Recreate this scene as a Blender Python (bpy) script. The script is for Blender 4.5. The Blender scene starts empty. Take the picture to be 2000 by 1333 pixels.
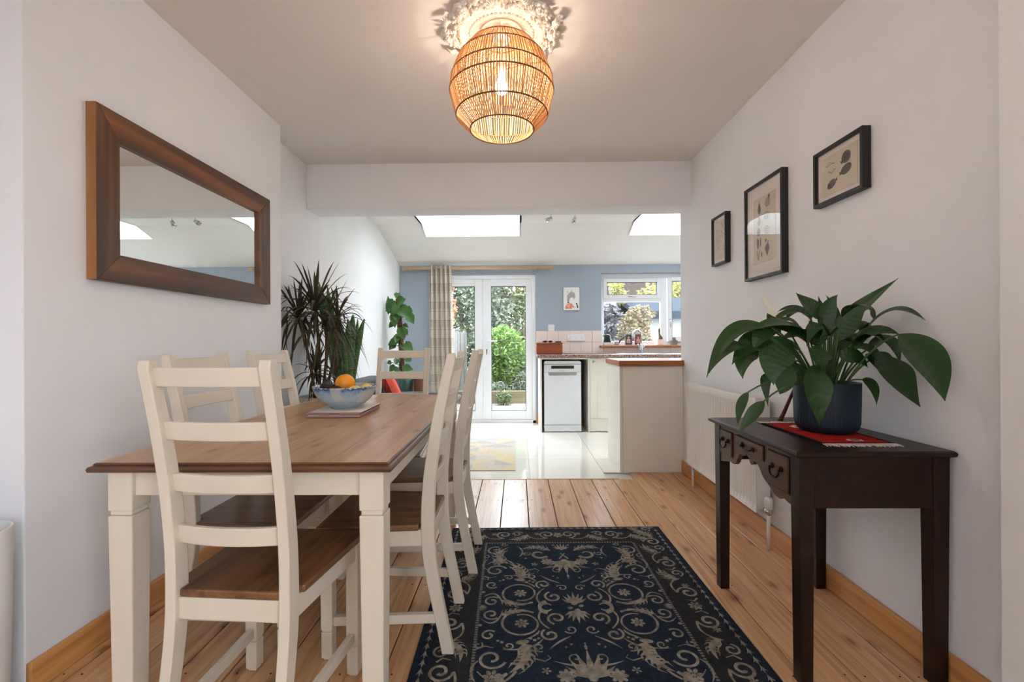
import bpy, bmesh, math, random
from mathutils import Vector, Matrix, Euler

random.seed(7)
scene = bpy.context.scene
COL = scene.collection
PI = math.pi

# ------------------------------------------------------------------ camera
cam_d = bpy.data.cameras.new('camera')
cam_d.sensor_width = 36.0
cam_d.lens = 16.0
cam_d.clip_start = 0.05
cam = bpy.data.objects.new('camera', cam_d)
cam.matrix_world = (Matrix.Translation((0, 0, 1.1)) @ Matrix.Rotation(math.radians(0.64), 4, 'Z')
                    @ Matrix.Rotation(math.radians(90), 4, 'X') @ Matrix.Rotation(math.radians(-0.3), 4, 'Z'))
COL.objects.link(cam)
scene.camera = cam

# ------------------------------------------------------------------ sky, exposure
SKY = 4.6
world = bpy.data.worlds.new('overcast_sky')
scene.world = world
world.use_nodes = True
bg = world.node_tree.nodes['Background']
bg.inputs[0].default_value = (0.85, 0.94, 1.03, 1)
bg.inputs[1].default_value = SKY
scene.view_settings.view_transform = 'Standard'
scene.view_settings.look = 'None'
scene.view_settings.gamma = 1.0
scene.view_settings.use_curve_mapping = False
scene.view_settings.exposure = 2.03
scene.cycles.max_bounces = 7
scene.cycles.diffuse_bounces = 5
scene.cycles.glossy_bounces = 3
scene.cycles.transparent_max_bounces = 10
scene.cycles.use_light_tree = False
scene.cycles.use_adaptive_sampling = True
scene.cycles.adaptive_threshold = 0.04
scene.cycles.sample_clamp_indirect = 6.0
scene.cycles.use_denoising = True

def portal(name, loc, rot, sx, sy):
    l = bpy.data.lights.new(name, 'AREA'); l.shape = 'RECTANGLE'; l.size = sx; l.size_y = sy
    l.cycles.is_portal = True
    o = bpy.data.objects.new(name, l); o.location = loc; o.rotation_euler = rot; COL.objects.link(o)
# portals only guide the sampling of the sky through the openings
portal('portal_skylight', (-0.524, 5.1, 2.93), (0, 0, 0), 1.1, 0.68)
portal('portal_skylight', (1.9, 5.1, 2.93), (0, 0, 0), 1.1, 0.68)
portal('portal_door', (-0.46, 6.2, 1.0), (math.radians(-90), 0, 0), 1.42, 1.95)
portal('portal_window', (1.78, 6.28, 1.52), (math.radians(-90), 0, 0), 1.32, 0.95)
portal('portal_added_window', (1.45, -1.63, 1.475), (0, math.radians(90), 0), 1.35, 1.55)  # guides sky sampling through the added, unseen side window

# ------------------------------------------------------------------ materials
def lin(c):
    r = []
    for v in c[:3]:
        v = v / 255.0
        r.append(v / 12.92 if v <= 0.04045 else ((v + 0.055) / 1.055) ** 2.4)
    return (r[0], r[1], r[2], 1.0)

def new_mat(name):
    m = bpy.data.materials.new(name); m.use_nodes = True
    nt = m.node_tree
    return m, nt, nt.nodes['Principled BSDF']

def ramp(nt, stops):
    n = nt.nodes.new('ShaderNodeValToRGB')
    e = n.color_ramp.elements
    while len(e) < len(stops): e.new(0.5)
    for i, (p, c) in enumerate(stops):
        e[i].position = p; e[i].color = c
    return n

def coords(nt, scale=(1, 1, 1), kind='Object'):
    tc = nt.nodes.new('ShaderNodeTexCoord')
    mp = nt.nodes.new('ShaderNodeMapping')
    mp.inputs['Scale'].default_value = scale
    nt.links.new(tc.outputs[kind], mp.inputs[0])
    return mp

def M(name, col, rough=0.5, var=0.06, scale=6.0, bump=0.0, bscale=60.0, metal=0.0, spec=0.5, coat=0.0, stretch=(1, 1, 1), rnd=0.0):
    """plain material with a soft noise variation of its own colour"""
    m, nt, b = new_mat(name)
    c = lin(col)
    b.inputs['Roughness'].default_value = rough
    b.inputs['Metallic'].default_value = metal
    b.inputs['Specular IOR Level'].default_value = spec
    b.inputs['Coat Weight'].default_value = coat
    b.inputs['Coat Roughness'].default_value = 0.1
    mp = coords(nt, stretch)
    nz = nt.nodes.new('ShaderNodeTexNoise'); nz.inputs['Scale'].default_value = scale; nz.inputs['Detail'].default_value = 2
    nt.links.new(mp.outputs[0], nz.inputs[0])
    lo = tuple(max(0, v * (1 - var * 2)) for v in c[:3]) + (1,)
    hi = tuple(min(1, v * (1 + var)) for v in c[:3]) + (1,)
    rp = ramp(nt, [(0.3, lo), (0.7, hi)])
    nt.links.new(nz.outputs['Fac'], rp.inputs[0])
    out = rp.outputs[0]
    if rnd > 0:
        g = nt.nodes.new('ShaderNodeNewGeometry')
        mr = nt.nodes.new('ShaderNodeMapRange'); mr.inputs['To Min'].default_value = 1 - rnd; mr.inputs['To Max'].default_value = 1 + rnd
        nt.links.new(g.outputs['Random Per Island'], mr.inputs[0])
        mx = nt.nodes.new('ShaderNodeMix'); mx.data_type = 'RGBA'; mx.blend_type = 'MULTIPLY'; mx.inputs[0].default_value = 1
        nt.links.new(out, mx.inputs[6]); nt.links.new(mr.outputs[0], mx.inputs[7])
        out = mx.outputs[2]
    nt.links.new(out, b.inputs['Base Color'])
    if bump > 0:
        n2 = nt.nodes.new('ShaderNodeTexNoise'); n2.inputs['Scale'].default_value = bscale; n2.inputs['Detail'].default_value = 2
        nt.links.new(mp.outputs[0], n2.inputs[0])
        bp = nt.nodes.new('ShaderNodeBump'); bp.inputs['Strength'].default_value = bump; bp.inputs['Distance'].default_value = 0.004
        nt.links.new(n2.outputs['Fac'], bp.inputs['Height']); nt.links.new(bp.outputs[0], b.inputs['Normal'])
    return m

def wood(name, light, mid, dark, axis='y', scale=1.0, rough=0.4, knots=0.0, per_object=0.0, coat=0.0, bump=0.15, flat='z'):
    """grain stretched along one axis, optional knots, optional shift per object"""
    m, nt, b = new_mat(name)
    b.inputs['Roughness'].default_value = rough
    b.inputs['Coat Weight'].default_value = coat
    b.inputs['Coat Roughness'].default_value = 0.25
    st = {'x': (0.7, 16, 16), 'y': (16, 0.7, 16), 'z': (16, 16, 0.7)}[axis]
    tc = nt.nodes.new('ShaderNodeTexCoord')
    oi = nt.nodes.new('ShaderNodeObjectInfo')
    add = nt.nodes.new('ShaderNodeVectorMath'); add.operation = 'MULTIPLY_ADD'
    cmb = nt.nodes.new('ShaderNodeCombineXYZ')
    for i in range(3): nt.links.new(oi.outputs['Random'], cmb.inputs[i])
    nt.links.new(cmb.outputs[0], add.inputs[0]); add.inputs[1].default_value = (31, 47, 13)
    nt.links.new(tc.outputs['Object'], add.inputs[2])
    mp = nt.nodes.new('ShaderNodeMapping'); mp.inputs['Scale'].default_value = tuple(s * scale for s in st)
    nt.links.new(add.outputs[0], mp.inputs[0])
    n1 = nt.nodes.new('ShaderNodeTexNoise'); n1.inputs['Scale'].default_value = 3.0; n1.inputs['Detail'].default_value = 4; n1.inputs['Distortion'].default_value = 0.6
    nt.links.new(mp.outputs[0], n1.inputs[0])
    rp = ramp(nt, [(0.22, lin(dark)), (0.46, lin(mid)), (0.78, lin(light))])
    nt.links.new(n1.outputs['Fac'], rp.inputs[0])
    out = rp.outputs[0]
    if knots > 0:
        # knots: one per stretched cell of the visible face
        se = nt.nodes.new('ShaderNodeSeparateXYZ'); nt.links.new(add.outputs[0], se.inputs[0])
        cx_ = nt.nodes.new('ShaderNodeCombineXYZ'); ax2 = [a for a in 'xyz' if a != flat]
        for i, a in enumerate(ax2): nt.links.new(se.outputs['xyz'.index(a)], cx_.inputs[i])
        mp2 = nt.nodes.new('ShaderNodeMapping'); mp2.inputs['Scale'].default_value = tuple(2.6 if a == axis else 6.5 for a in ax2) + (1,)
        nt.links.new(cx_.outputs[0], mp2.inputs[0])
        vo = nt.nodes.new('ShaderNodeTexVoronoi'); vo.voronoi_dimensions = '2D'; vo.inputs['Scale'].default_value = 1.0
        nt.links.new(mp2.outputs[0], vo.inputs[0])
        kr = ramp(nt, [(0.03, (0.16, 0.10, 0.07, 1)), (0.065, (0.62, 0.50, 0.40, 1)), (0.16, (1, 1, 1, 1))])
        nt.links.new(vo.outputs['Distance'], kr.inputs[0])
        mx = nt.nodes.new('ShaderNodeMix'); mx.data_type = 'RGBA'; mx.blend_type = 'MULTIPLY'; mx.inputs[0].default_value = knots
        nt.links.new(out, mx.inputs[6]); nt.links.new(kr.outputs[0], mx.inputs[7]); out = mx.outputs[2]
    if per_object > 0:
        mr = nt.nodes.new('ShaderNodeMapRange'); mr.inputs['To Min'].default_value = 1 - per_object; mr.inputs['To Max'].default_value = 1 + per_object
        nt.links.new(oi.outputs['Random'], mr.inputs[0])
        mx = nt.nodes.new('ShaderNodeMix'); mx.data_type = 'RGBA'; mx.blend_type = 'MULTIPLY'; mx.inputs[0].default_value = 1
        nt.links.new(out, mx.inputs[6]); nt.links.new(mr.outputs[0], mx.inputs[7]); out = mx.outputs[2]
    nt.links.new(out, b.inputs['Base Color'])
    bp = nt.nodes.new('ShaderNodeBump'); bp.inputs['Strength'].default_value = bump; bp.inputs['Distance'].default_value = 0.002
    nt.links.new(n1.outputs['Fac'], bp.inputs['Height']); nt.links.new(bp.outputs[0], b.inputs['Normal'])
    return m

def glass(name, tint=(1, 1, 1, 1)):
    m = bpy.data.materials.new(name); m.use_nodes = True
    nt = m.node_tree; nt.nodes.clear()
    o = nt.nodes.new('ShaderNodeOutputMaterial'); mx = nt.nodes.new('ShaderNodeMixShader')
    t = nt.nodes.new('ShaderNodeBsdfTransparent'); g = nt.nodes.new('ShaderNodeBsdfGlossy'); f = nt.nodes.new('ShaderNodeLayerWeight')
    t.inputs[0].default_value = tint; g.inputs['Roughness'].default_value = 0.0; f.inputs[0].default_value = 0.5
    pw_ = nt.nodes.new('ShaderNodeMath'); pw_.operation = 'POWER'; pw_.inputs[1].default_value = 5; nt.links.new(f.outputs['Facing'], pw_.inputs[0])
    ma_ = nt.nodes.new('ShaderNodeMath'); ma_.operation = 'MULTIPLY_ADD'; ma_.inputs[1].default_value = 0.7; ma_.inputs[2].default_value = 0.04; nt.links.new(pw_.outputs[0], ma_.inputs[0])
    nt.links.new(ma_.outputs[0], mx.inputs[0]); nt.links.new(t.outputs[0], mx.inputs[1]); nt.links.new(g.outputs[0], mx.inputs[2])
    nt.links.new(mx.outputs[0], o.inputs[0])
    return m

def emit(name, col, s):
    m = bpy.data.materials.new(name); m.use_nodes = True
    nt = m.node_tree; nt.nodes.clear()
    o = nt.nodes.new('ShaderNodeOutputMaterial'); e = nt.nodes.new('ShaderNodeEmission')
    e.inputs[0].default_value = col; e.inputs[1].default_value = s
    nt.links.new(e.outputs[0], o.inputs[0])
    return m

def leafy(name, stops, rough=0.5, trans=0.25):
    """leaf colour picked per leaf, a little light passing through"""
    m, nt, b = new_mat(name)
    g = nt.nodes.new('ShaderNodeNewGeometry')
    rp = ramp(nt, [(i / max(1, len(stops) - 1), lin(c)) for i, c in enumerate(stops)])
    nt.links.new(g.outputs['Random Per Island'], rp.inputs[0])
    nt.links.new(rp.outputs[0], b.inputs['Base Color'])
    b.inputs['Roughness'].default_value = rough
    tr = nt.nodes.new('ShaderNodeBsdfTranslucent'); mx = nt.nodes.new('ShaderNodeMixShader'); mx.inputs[0].default_value = trans
    nt.links.new(rp.outputs[0], tr.inputs[0]); nt.links.new(b.outputs[0], mx.inputs[1]); nt.links.new(tr.outputs[0], mx.inputs[2])
    nt.links.new(mx.outputs[0], nt.nodes['Material Output'].inputs[0])
    return m

MT = {}
MT['wall'] = M('wall_paint', (238, 238, 241), 0.75, 0.012, 3)
MT['wall_white'] = M('wall_white_paint', (243, 243, 242), 0.75, 0.012, 3)
MT['wall_blue'] = M('wall_blue_paint', (163, 174, 186), 0.7, 0.015, 3)
MT['ceiling'] = M('ceiling_paint', (236, 230, 226), 0.85, 0.012, 2)
MT['kceiling'] = M('kitchen_ceiling_paint', (238, 236, 231), 0.85, 0.012, 2)
MT['plaster'] = M('white_plaster', (240, 232, 222), 0.7, 0.02, 10, 0.2, 120)
MT['plank'] = wood('floor_plank', (222, 182, 138), (204, 155, 106), (168, 118, 74), 'y', 1.0, 0.30, 0.75, 0.13, 0.15)
MT['gap'] = M('dark_gap', (38, 26, 18), 0.9)
MT['skirting'] = wood('pine_skirting', (222, 168, 106), (205, 146, 84), (180, 120, 64), 'y', 0.7, 0.4, 0.2, flat='x')
MT['ktile'] = M('cream_gloss_tile', (238, 233, 222), 0.06, 0.02, 2, 0, 60, 0, 0.6)
MT['grout'] = M('grout', (196, 190, 178), 0.8)
MT['ctile'] = M('blush_wall_tile', (236, 219, 209), 0.2, 0.015, 4)
MT['upvc'] = M('white_upvc', (240, 241, 243), 0.3, 0.01, 4)
MT['glass'] = glass('window_glass')
MT['pglass'] = glass('picture_glass')
MT['gasket'] = M('grey_gasket', (70, 74, 78), 0.6)
MT['paintwood'] = M('cream_painted_wood', (220, 208, 190), 0.42, 0.03, 7, 0.12, 90, stretch=(1, 1, 0.3))
MT['seatwood'] = wood('brown_stained_pine', (140, 98, 60), (112, 76, 45), (70, 46, 28), 'y', 0.8, 0.38, 0.6, 0.05, 0.1)
MT['topwood'] = wood('brown_waxed_pine', (206, 168, 126), (182, 142, 102), (142, 106, 72), 'y', 0.55, 0.34, 0.55, 0.06, 0.15)
MT['edgewood'] = wood('dark_waxed_edge', (122, 80, 50), (92, 60, 40), (58, 40, 30), 'x', 0.6, 0.4, 0.3)
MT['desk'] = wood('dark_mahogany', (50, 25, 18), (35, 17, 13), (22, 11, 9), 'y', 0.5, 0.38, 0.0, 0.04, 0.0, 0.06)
MT['desk_sheen'] = wood('mahogany_painted_sheen', (108, 72, 54), (84, 53, 39), (56, 34, 25), 'y', 0.5, 0.38, 0.0, 0.05, 0.0, 0.06)  # gloss reflection on the desk front painted in as a lighter brown
for k_ in ('desk', 'desk_sheen'): MT[k_].node_tree.nodes['Principled BSDF'].inputs['Specular IOR Level'].default_value = 0.3
MT['bronze'] = M('dark_bronze', (44, 34, 28), 0.35, 0.1, 30, 0, 60, 0.8)
MT['mframe'] = wood('reclaimed_brown_wood', (140, 90, 48), (88, 56, 34), (38, 27, 20), 'y', 0.28, 0.5, 0.6, 0.12, flat='x')
MT['mframez'] = wood('reclaimed_brown_upright', (140, 90, 48), (90, 58, 35), (40, 28, 21), 'z', 0.28, 0.5, 0.5, 0.12, flat='x')
MT['medge'] = wood('raw_wood_edge', (176, 122, 70), (156, 104, 58), (120, 78, 44), 'z', 0.5, 0.6)
MT['black'] = M('black_frame', (26, 26, 27), 0.45, 0.02)
MT['paper'] = M('mount_card', (232, 222, 214), 0.85, 0.01)
MT['print'] = M('aged_print_paper', (214, 202, 180), 0.85, 0.03, 9)
MT['ink'] = M('grey_ink', (112, 108, 100), 0.9, 0.15, 40)
MT['inkdark'] = M('dark_ink', (66, 64, 62), 0.9, 0.1, 40)
MT['white'] = M('white_enamel', (240, 238, 234), 0.35, 0.01)
MT['plastic'] = M('white_plastic', (236, 234, 234), 0.4, 0.01)
MT['dark'] = M('dark_plastic', (30, 30, 32), 0.5, 0.03)
MT['chrome'] = M('chrome', (205, 205, 208), 0.12, 0.02, 5, 0, 60, 1.0)
MT['steel'] = M('brushed_steel', (170, 170, 172), 0.3, 0.03, 5, 0, 60, 1.0)
MT['granite'] = M('speckled_laminate', (166, 138, 124), 0.25, 0.5, 110)
MT['oak'] = wood('oak_edge', (190, 120, 62), (164, 98, 48), (120, 68, 32), 'x', 0.9, 0.4)
MT['cream'] = M('cream_cabinet', (238, 235, 222), 0.4, 0.01)
MT['creampanel'] = M('cream_panel', (244, 240, 230), 0.35, 0.01)
MT['appliance'] = M('white_appliance', (234, 238, 243), 0.3, 0.008)
MT['tan'] = M('tan_leather', (150, 74, 38), 0.5, 0.06, 10, 0.1, 200)
MT['rod'] = wood('beech_rod', (214, 184, 146), (200, 166, 126), (178, 142, 102), 'x', 0.6, 0.45)
def srgb_check():
    """woven check: cream cloth with taupe bands both ways"""
    m, nt, b = new_mat('checked_curtain_cloth')
    b.inputs['Roughness'].default_value = 0.9
    tc = nt.nodes.new('ShaderNodeTexCoord')
    sp = nt.nodes.new('ShaderNodeSeparateXYZ'); nt.links.new(tc.outputs['UV'], sp.inputs[0])
    def band(sock, freq, w):
        a = nt.nodes.new('ShaderNodeMath'); a.operation = 'MULTIPLY'; a.inputs[1].default_value = freq; nt.links.new(sock, a.inputs[0])
        f = nt.nodes.new('ShaderNodeMath'); f.operation = 'FRACT'; nt.links.new(a.outputs[0], f.inputs[0])
        g = nt.nodes.new('ShaderNodeMath'); g.operation = 'LESS_THAN'; g.inputs[1].default_value = w; nt.links.new(f.outputs[0], g.inputs[0])
        return g.outputs[0]
    col = None
    base = nt.nodes.new('ShaderNodeRGB'); base.outputs[0].default_value = lin((222, 212, 196)); col = base.outputs[0]
    for sock, fr, w, k, c in ((sp.outputs[0], 4, 0.42, 0.45, (178, 163, 146)), (sp.outputs[1], 4.2, 0.42, 0.45, (178, 163, 146)),
                              (sp.outputs[1], 8.4, 0.08, 0.5, (150, 134, 118)), (sp.outputs[0], 10, 0.08, 0.4, (240, 234, 222))):
        bnd = band(sock, fr, w)
        k_ = nt.nodes.new('ShaderNodeMath'); k_.operation = 'MULTIPLY'; k_.inputs[1].default_value = k; nt.links.new(bnd, k_.inputs[0])
        mx = nt.nodes.new('ShaderNodeMix'); mx.data_type = 'RGBA'
        nt.links.new(k_.outputs[0], mx.inputs[0]); nt.links.new(col, mx.inputs[6]); mx.inputs[7].default_value = lin(c); col = mx.outputs[2]
    nt.links.new(col, b.inputs['Base Color'])
    return m
MT['curtain'] = srgb_check()
MT['rug'] = M('navy_rug_pile', (34, 43, 58), 0.95, 0.18, 60, 0.4, 400, spec=0.1)
MT['rugborder'] = M('charcoal_rug_border', (44, 46, 50), 0.95, 0.15, 60, 0.4, 400, spec=0.1)
MT['rugpat'] = M('taupe_rug_yarn', (140, 133, 122), 0.95, 0.22, 40, 0.4, 400, spec=0.1)
MT['rugline'] = M('grey_rug_yarn', (118, 114, 108), 0.95, 0.15, 60, spec=0.1)
MT['krug'] = M('beige_flat_weave', (206, 196, 178), 0.95, 0.05, 40)
MT['krug_g'] = M('grey_flat_weave', (186, 181, 175), 0.95, 0.05, 40)
MT['krug_y'] = M('straw_flat_weave', (216, 198, 160), 0.95, 0.05, 40)
MT['kred'] = M('red_wool', (178, 36, 30), 0.95, 0.1, 60, 0.3, 300, spec=0.1)
MT['kblack'] = M('black_wool', (26, 24, 26), 0.95, 0.1, 60, 0.3, 300, spec=0.1)
MT['kwhite'] = M('undyed_wool', (224, 214, 200), 0.95, 0.06, 60, 0.3, 300, spec=0.1)
MT['bluepot'] = M('matt_navy_ceramic', (16, 40, 58), 0.5, 0.04)
MT['greenpot'] = M('green_glazed_ceramic', (62, 84, 82), 0.3, 0.06)
MT['greypot'] = M('grey_stoneware', (120, 120, 118), 0.7, 0.08)
MT['terracotta'] = M('terracotta', (176, 92, 60), 0.8, 0.08)
MT['pinkpot'] = M('pink_ceramic', (236, 206, 196), 0.6, 0.03)
MT['soil'] = M('potting_soil', (46, 36, 30), 0.95, 0.2, 60, 0.5, 80)
MT['terrazzo'] = M('pale_terrazzo', (208, 202, 194), 0.6, 0.2, 90)
MT['lily'] = leafy('peace_lily_leaf', [(28, 56, 24), (38, 72, 28), (48, 86, 34)], 0.36, 0.10)
MT['lilystem'] = M('green_stem', (74, 104, 52), 0.5, 0.1)
MT['spathe'] = M('white_spathe', (226, 226, 206), 0.6, 0.03)
MT['drystem'] = M('brown_dry_stem', (96, 62, 42), 0.7, 0.2, 30)
MT['draca'] = leafy('dracaena_leaf', [(44, 60, 32), (62, 84, 44), (76, 60, 46), (70, 104, 52)], 0.4, 0.1)
MT['snake'] = M('snake_plant_leaf', (80, 122, 62), 0.4, 0.3, 14, stretch=(1, 1, 6))
MT['phil'] = leafy('philodendron_leaf', [(44, 82, 38), (58, 102, 46), (92, 134, 58)], 0.35, 0.2)
MT['moss'] = M('coir_pole', (110, 76, 50), 0.95, 0.3, 40, 0.8, 90)
MT['bark'] = M('tree_bark', (92, 78, 64), 0.9, 0.2, 20, 0.5, 40)
MT['sofa'] = M('charcoal_sofa_cloth', (112, 110, 112), 0.95, 0.06, 40, 0.3, 300, spec=0.1)
MT['coral'] = M('coral_cushion_cloth', (222, 84, 66), 0.9, 0.04, 40)
MT['fence'] = wood('weathered_fence', (92, 90, 86), (78, 76, 72), (56, 53, 49), 'z', 0.8, 0.85, 0.3, 0.18, flat='x')
MT['sleeper'] = wood('mossy_sleeper', (105, 93, 65), (82, 72, 49), (58, 51, 35), 'x', 0.6, 0.9)
MT['paving'] = M('pale_paving', (138, 134, 127), 0.85, 0.06, 4)
MT['gravel'] = M('gravel_soil', (106, 99, 88), 0.95, 0.25, 30, 0.6, 60)
MT['grass'] = M('garden_ground', (64, 75, 43), 0.95, 0.25, 12)
MT['render'] = M('white_render', (120, 120, 118), 0.85, 0.02)
MT['slate'] = M('blue_grey_felt', (36, 42, 49), 1.0, 0.08, 8, spec=0.05)
MT['rooftile'] = M('brown_roof_tile', (46, 39, 36), 1.0, 0.3, 14, spec=0.05)
MT['orange'] = M('orange_peel', (240, 150, 30), 0.4, 0.04, 30, 0.15, 160)
MT['avocado'] = M('avocado_skin', (46, 32, 32), 0.5, 0.2, 40, 0.6, 90)
MT['plum'] = M('plum_skin', (58, 26, 34), 0.3, 0.1)
MT['lemon'] = M('pale_lemon_peel', (236, 208, 108), 0.45, 0.05, 20, 0.15, 160)
def glaze():
    """blue glaze pooling dark at the rim, over pale stoneware with brushed patches"""
    m, nt, b = new_mat('blue_stoneware_glaze')
    b.inputs['Roughness'].default_value = 0.18
    tc = nt.nodes.new('ShaderNodeTexCoord'); sp = nt.nodes.new('ShaderNodeSeparateXYZ'); nt.links.new(tc.outputs['Object'], sp.inputs[0])
    nz = nt.nodes.new('ShaderNodeTexNoise'); nz.inputs['Scale'].default_value = 60; nt.links.new(tc.outputs['Object'], nz.inputs[0])
    ma = nt.nodes.new('ShaderNodeMath'); ma.operation = 'MULTIPLY_ADD'; ma.inputs[1].default_value = 0.035
    nt.links.new(nz.outputs['Fac'], ma.inputs[0]); nt.links.new(sp.outputs[2], ma.inputs[2])
    mr = nt.nodes.new('ShaderNodeMapRange'); mr.inputs['From Min'].default_value = 0.0; mr.inputs['From Max'].default_value = 0.13
    nt.links.new(ma.outputs[0], mr.inputs[0])
    rp = ramp(nt, [(0.1, lin((150, 164, 170))), (0.55, lin((172, 190, 202))), (0.76, lin((134, 164, 194))), (0.86, lin((46, 70, 112))), (0.93, lin((180, 200, 214)))])
    nt.links.new(mr.outputs[0], rp.inputs[0])
    n2 = nt.nodes.new('ShaderNodeTexNoise'); n2.inputs['Scale'].default_value = 9; n2.inputs['Distortion'].default_value = 1.5; nt.links.new(tc.outputs['Object'], n2.inputs[0])
    r2 = ramp(nt, [(0.52, (0, 0, 0, 1)), (0.58, (0.6, 0.6, 0.6, 1))]); nt.links.new(n2.outputs['Fac'], r2.inputs[0])
    mx = nt.nodes.new('ShaderNodeMix'); mx.data_type = 'RGBA'; nt.links.new(r2.outputs[0], mx.inputs[0])
    nt.links.new(rp.outputs[0], mx.inputs[6]); mx.inputs[7].default_value = lin((206, 202, 190))
    nt.links.new(mx.outputs[2], b.inputs['Base Color'])
    return m
MT['glaze'] = glaze()
def mirror_mat():
    m, nt, b = new_mat('silvered_mirror')
    b.inputs['Base Color'].default_value = (0.86, 0.89, 0.87, 1); b.inputs['Metallic'].default_value = 1; b.inputs['Roughness'].default_value = 0.0
    return m
MT['mirror'] = mirror_mat()
def reed():
    m, nt, b = new_mat('woven_reed')
    g = nt.nodes.new('ShaderNodeNewGeometry')
    rp = ramp(nt, [(0, lin((188, 138, 88))), (0.5, lin((216, 172, 122))), (1, lin((230, 196, 152)))])
    nt.links.new(g.outputs['Random Per Island'], rp.inputs[0]); nt.links.new(rp.outputs[0], b.inputs['Base Color'])
    b.inputs['Roughness'].default_value = 0.6
    tr = nt.nodes.new('ShaderNodeBsdfTranslucent'); mx = nt.nodes.new('ShaderNodeMixShader'); mx.inputs[0].default_value = 0.3
    nt.links.new(rp.outputs[0], tr.inputs[0]); nt.links.new(b.outputs[0], mx.inputs[1]); nt.links.new(tr.outputs[0], mx.inputs[2])
    nt.links.new(mx.outputs[0], nt.nodes['Material Output'].inputs[0])
    return m
MT['reed'] = reed()
MT['ringwire'] = M('brown_wire', (120, 78, 46), 0.6, 0.05)

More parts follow.
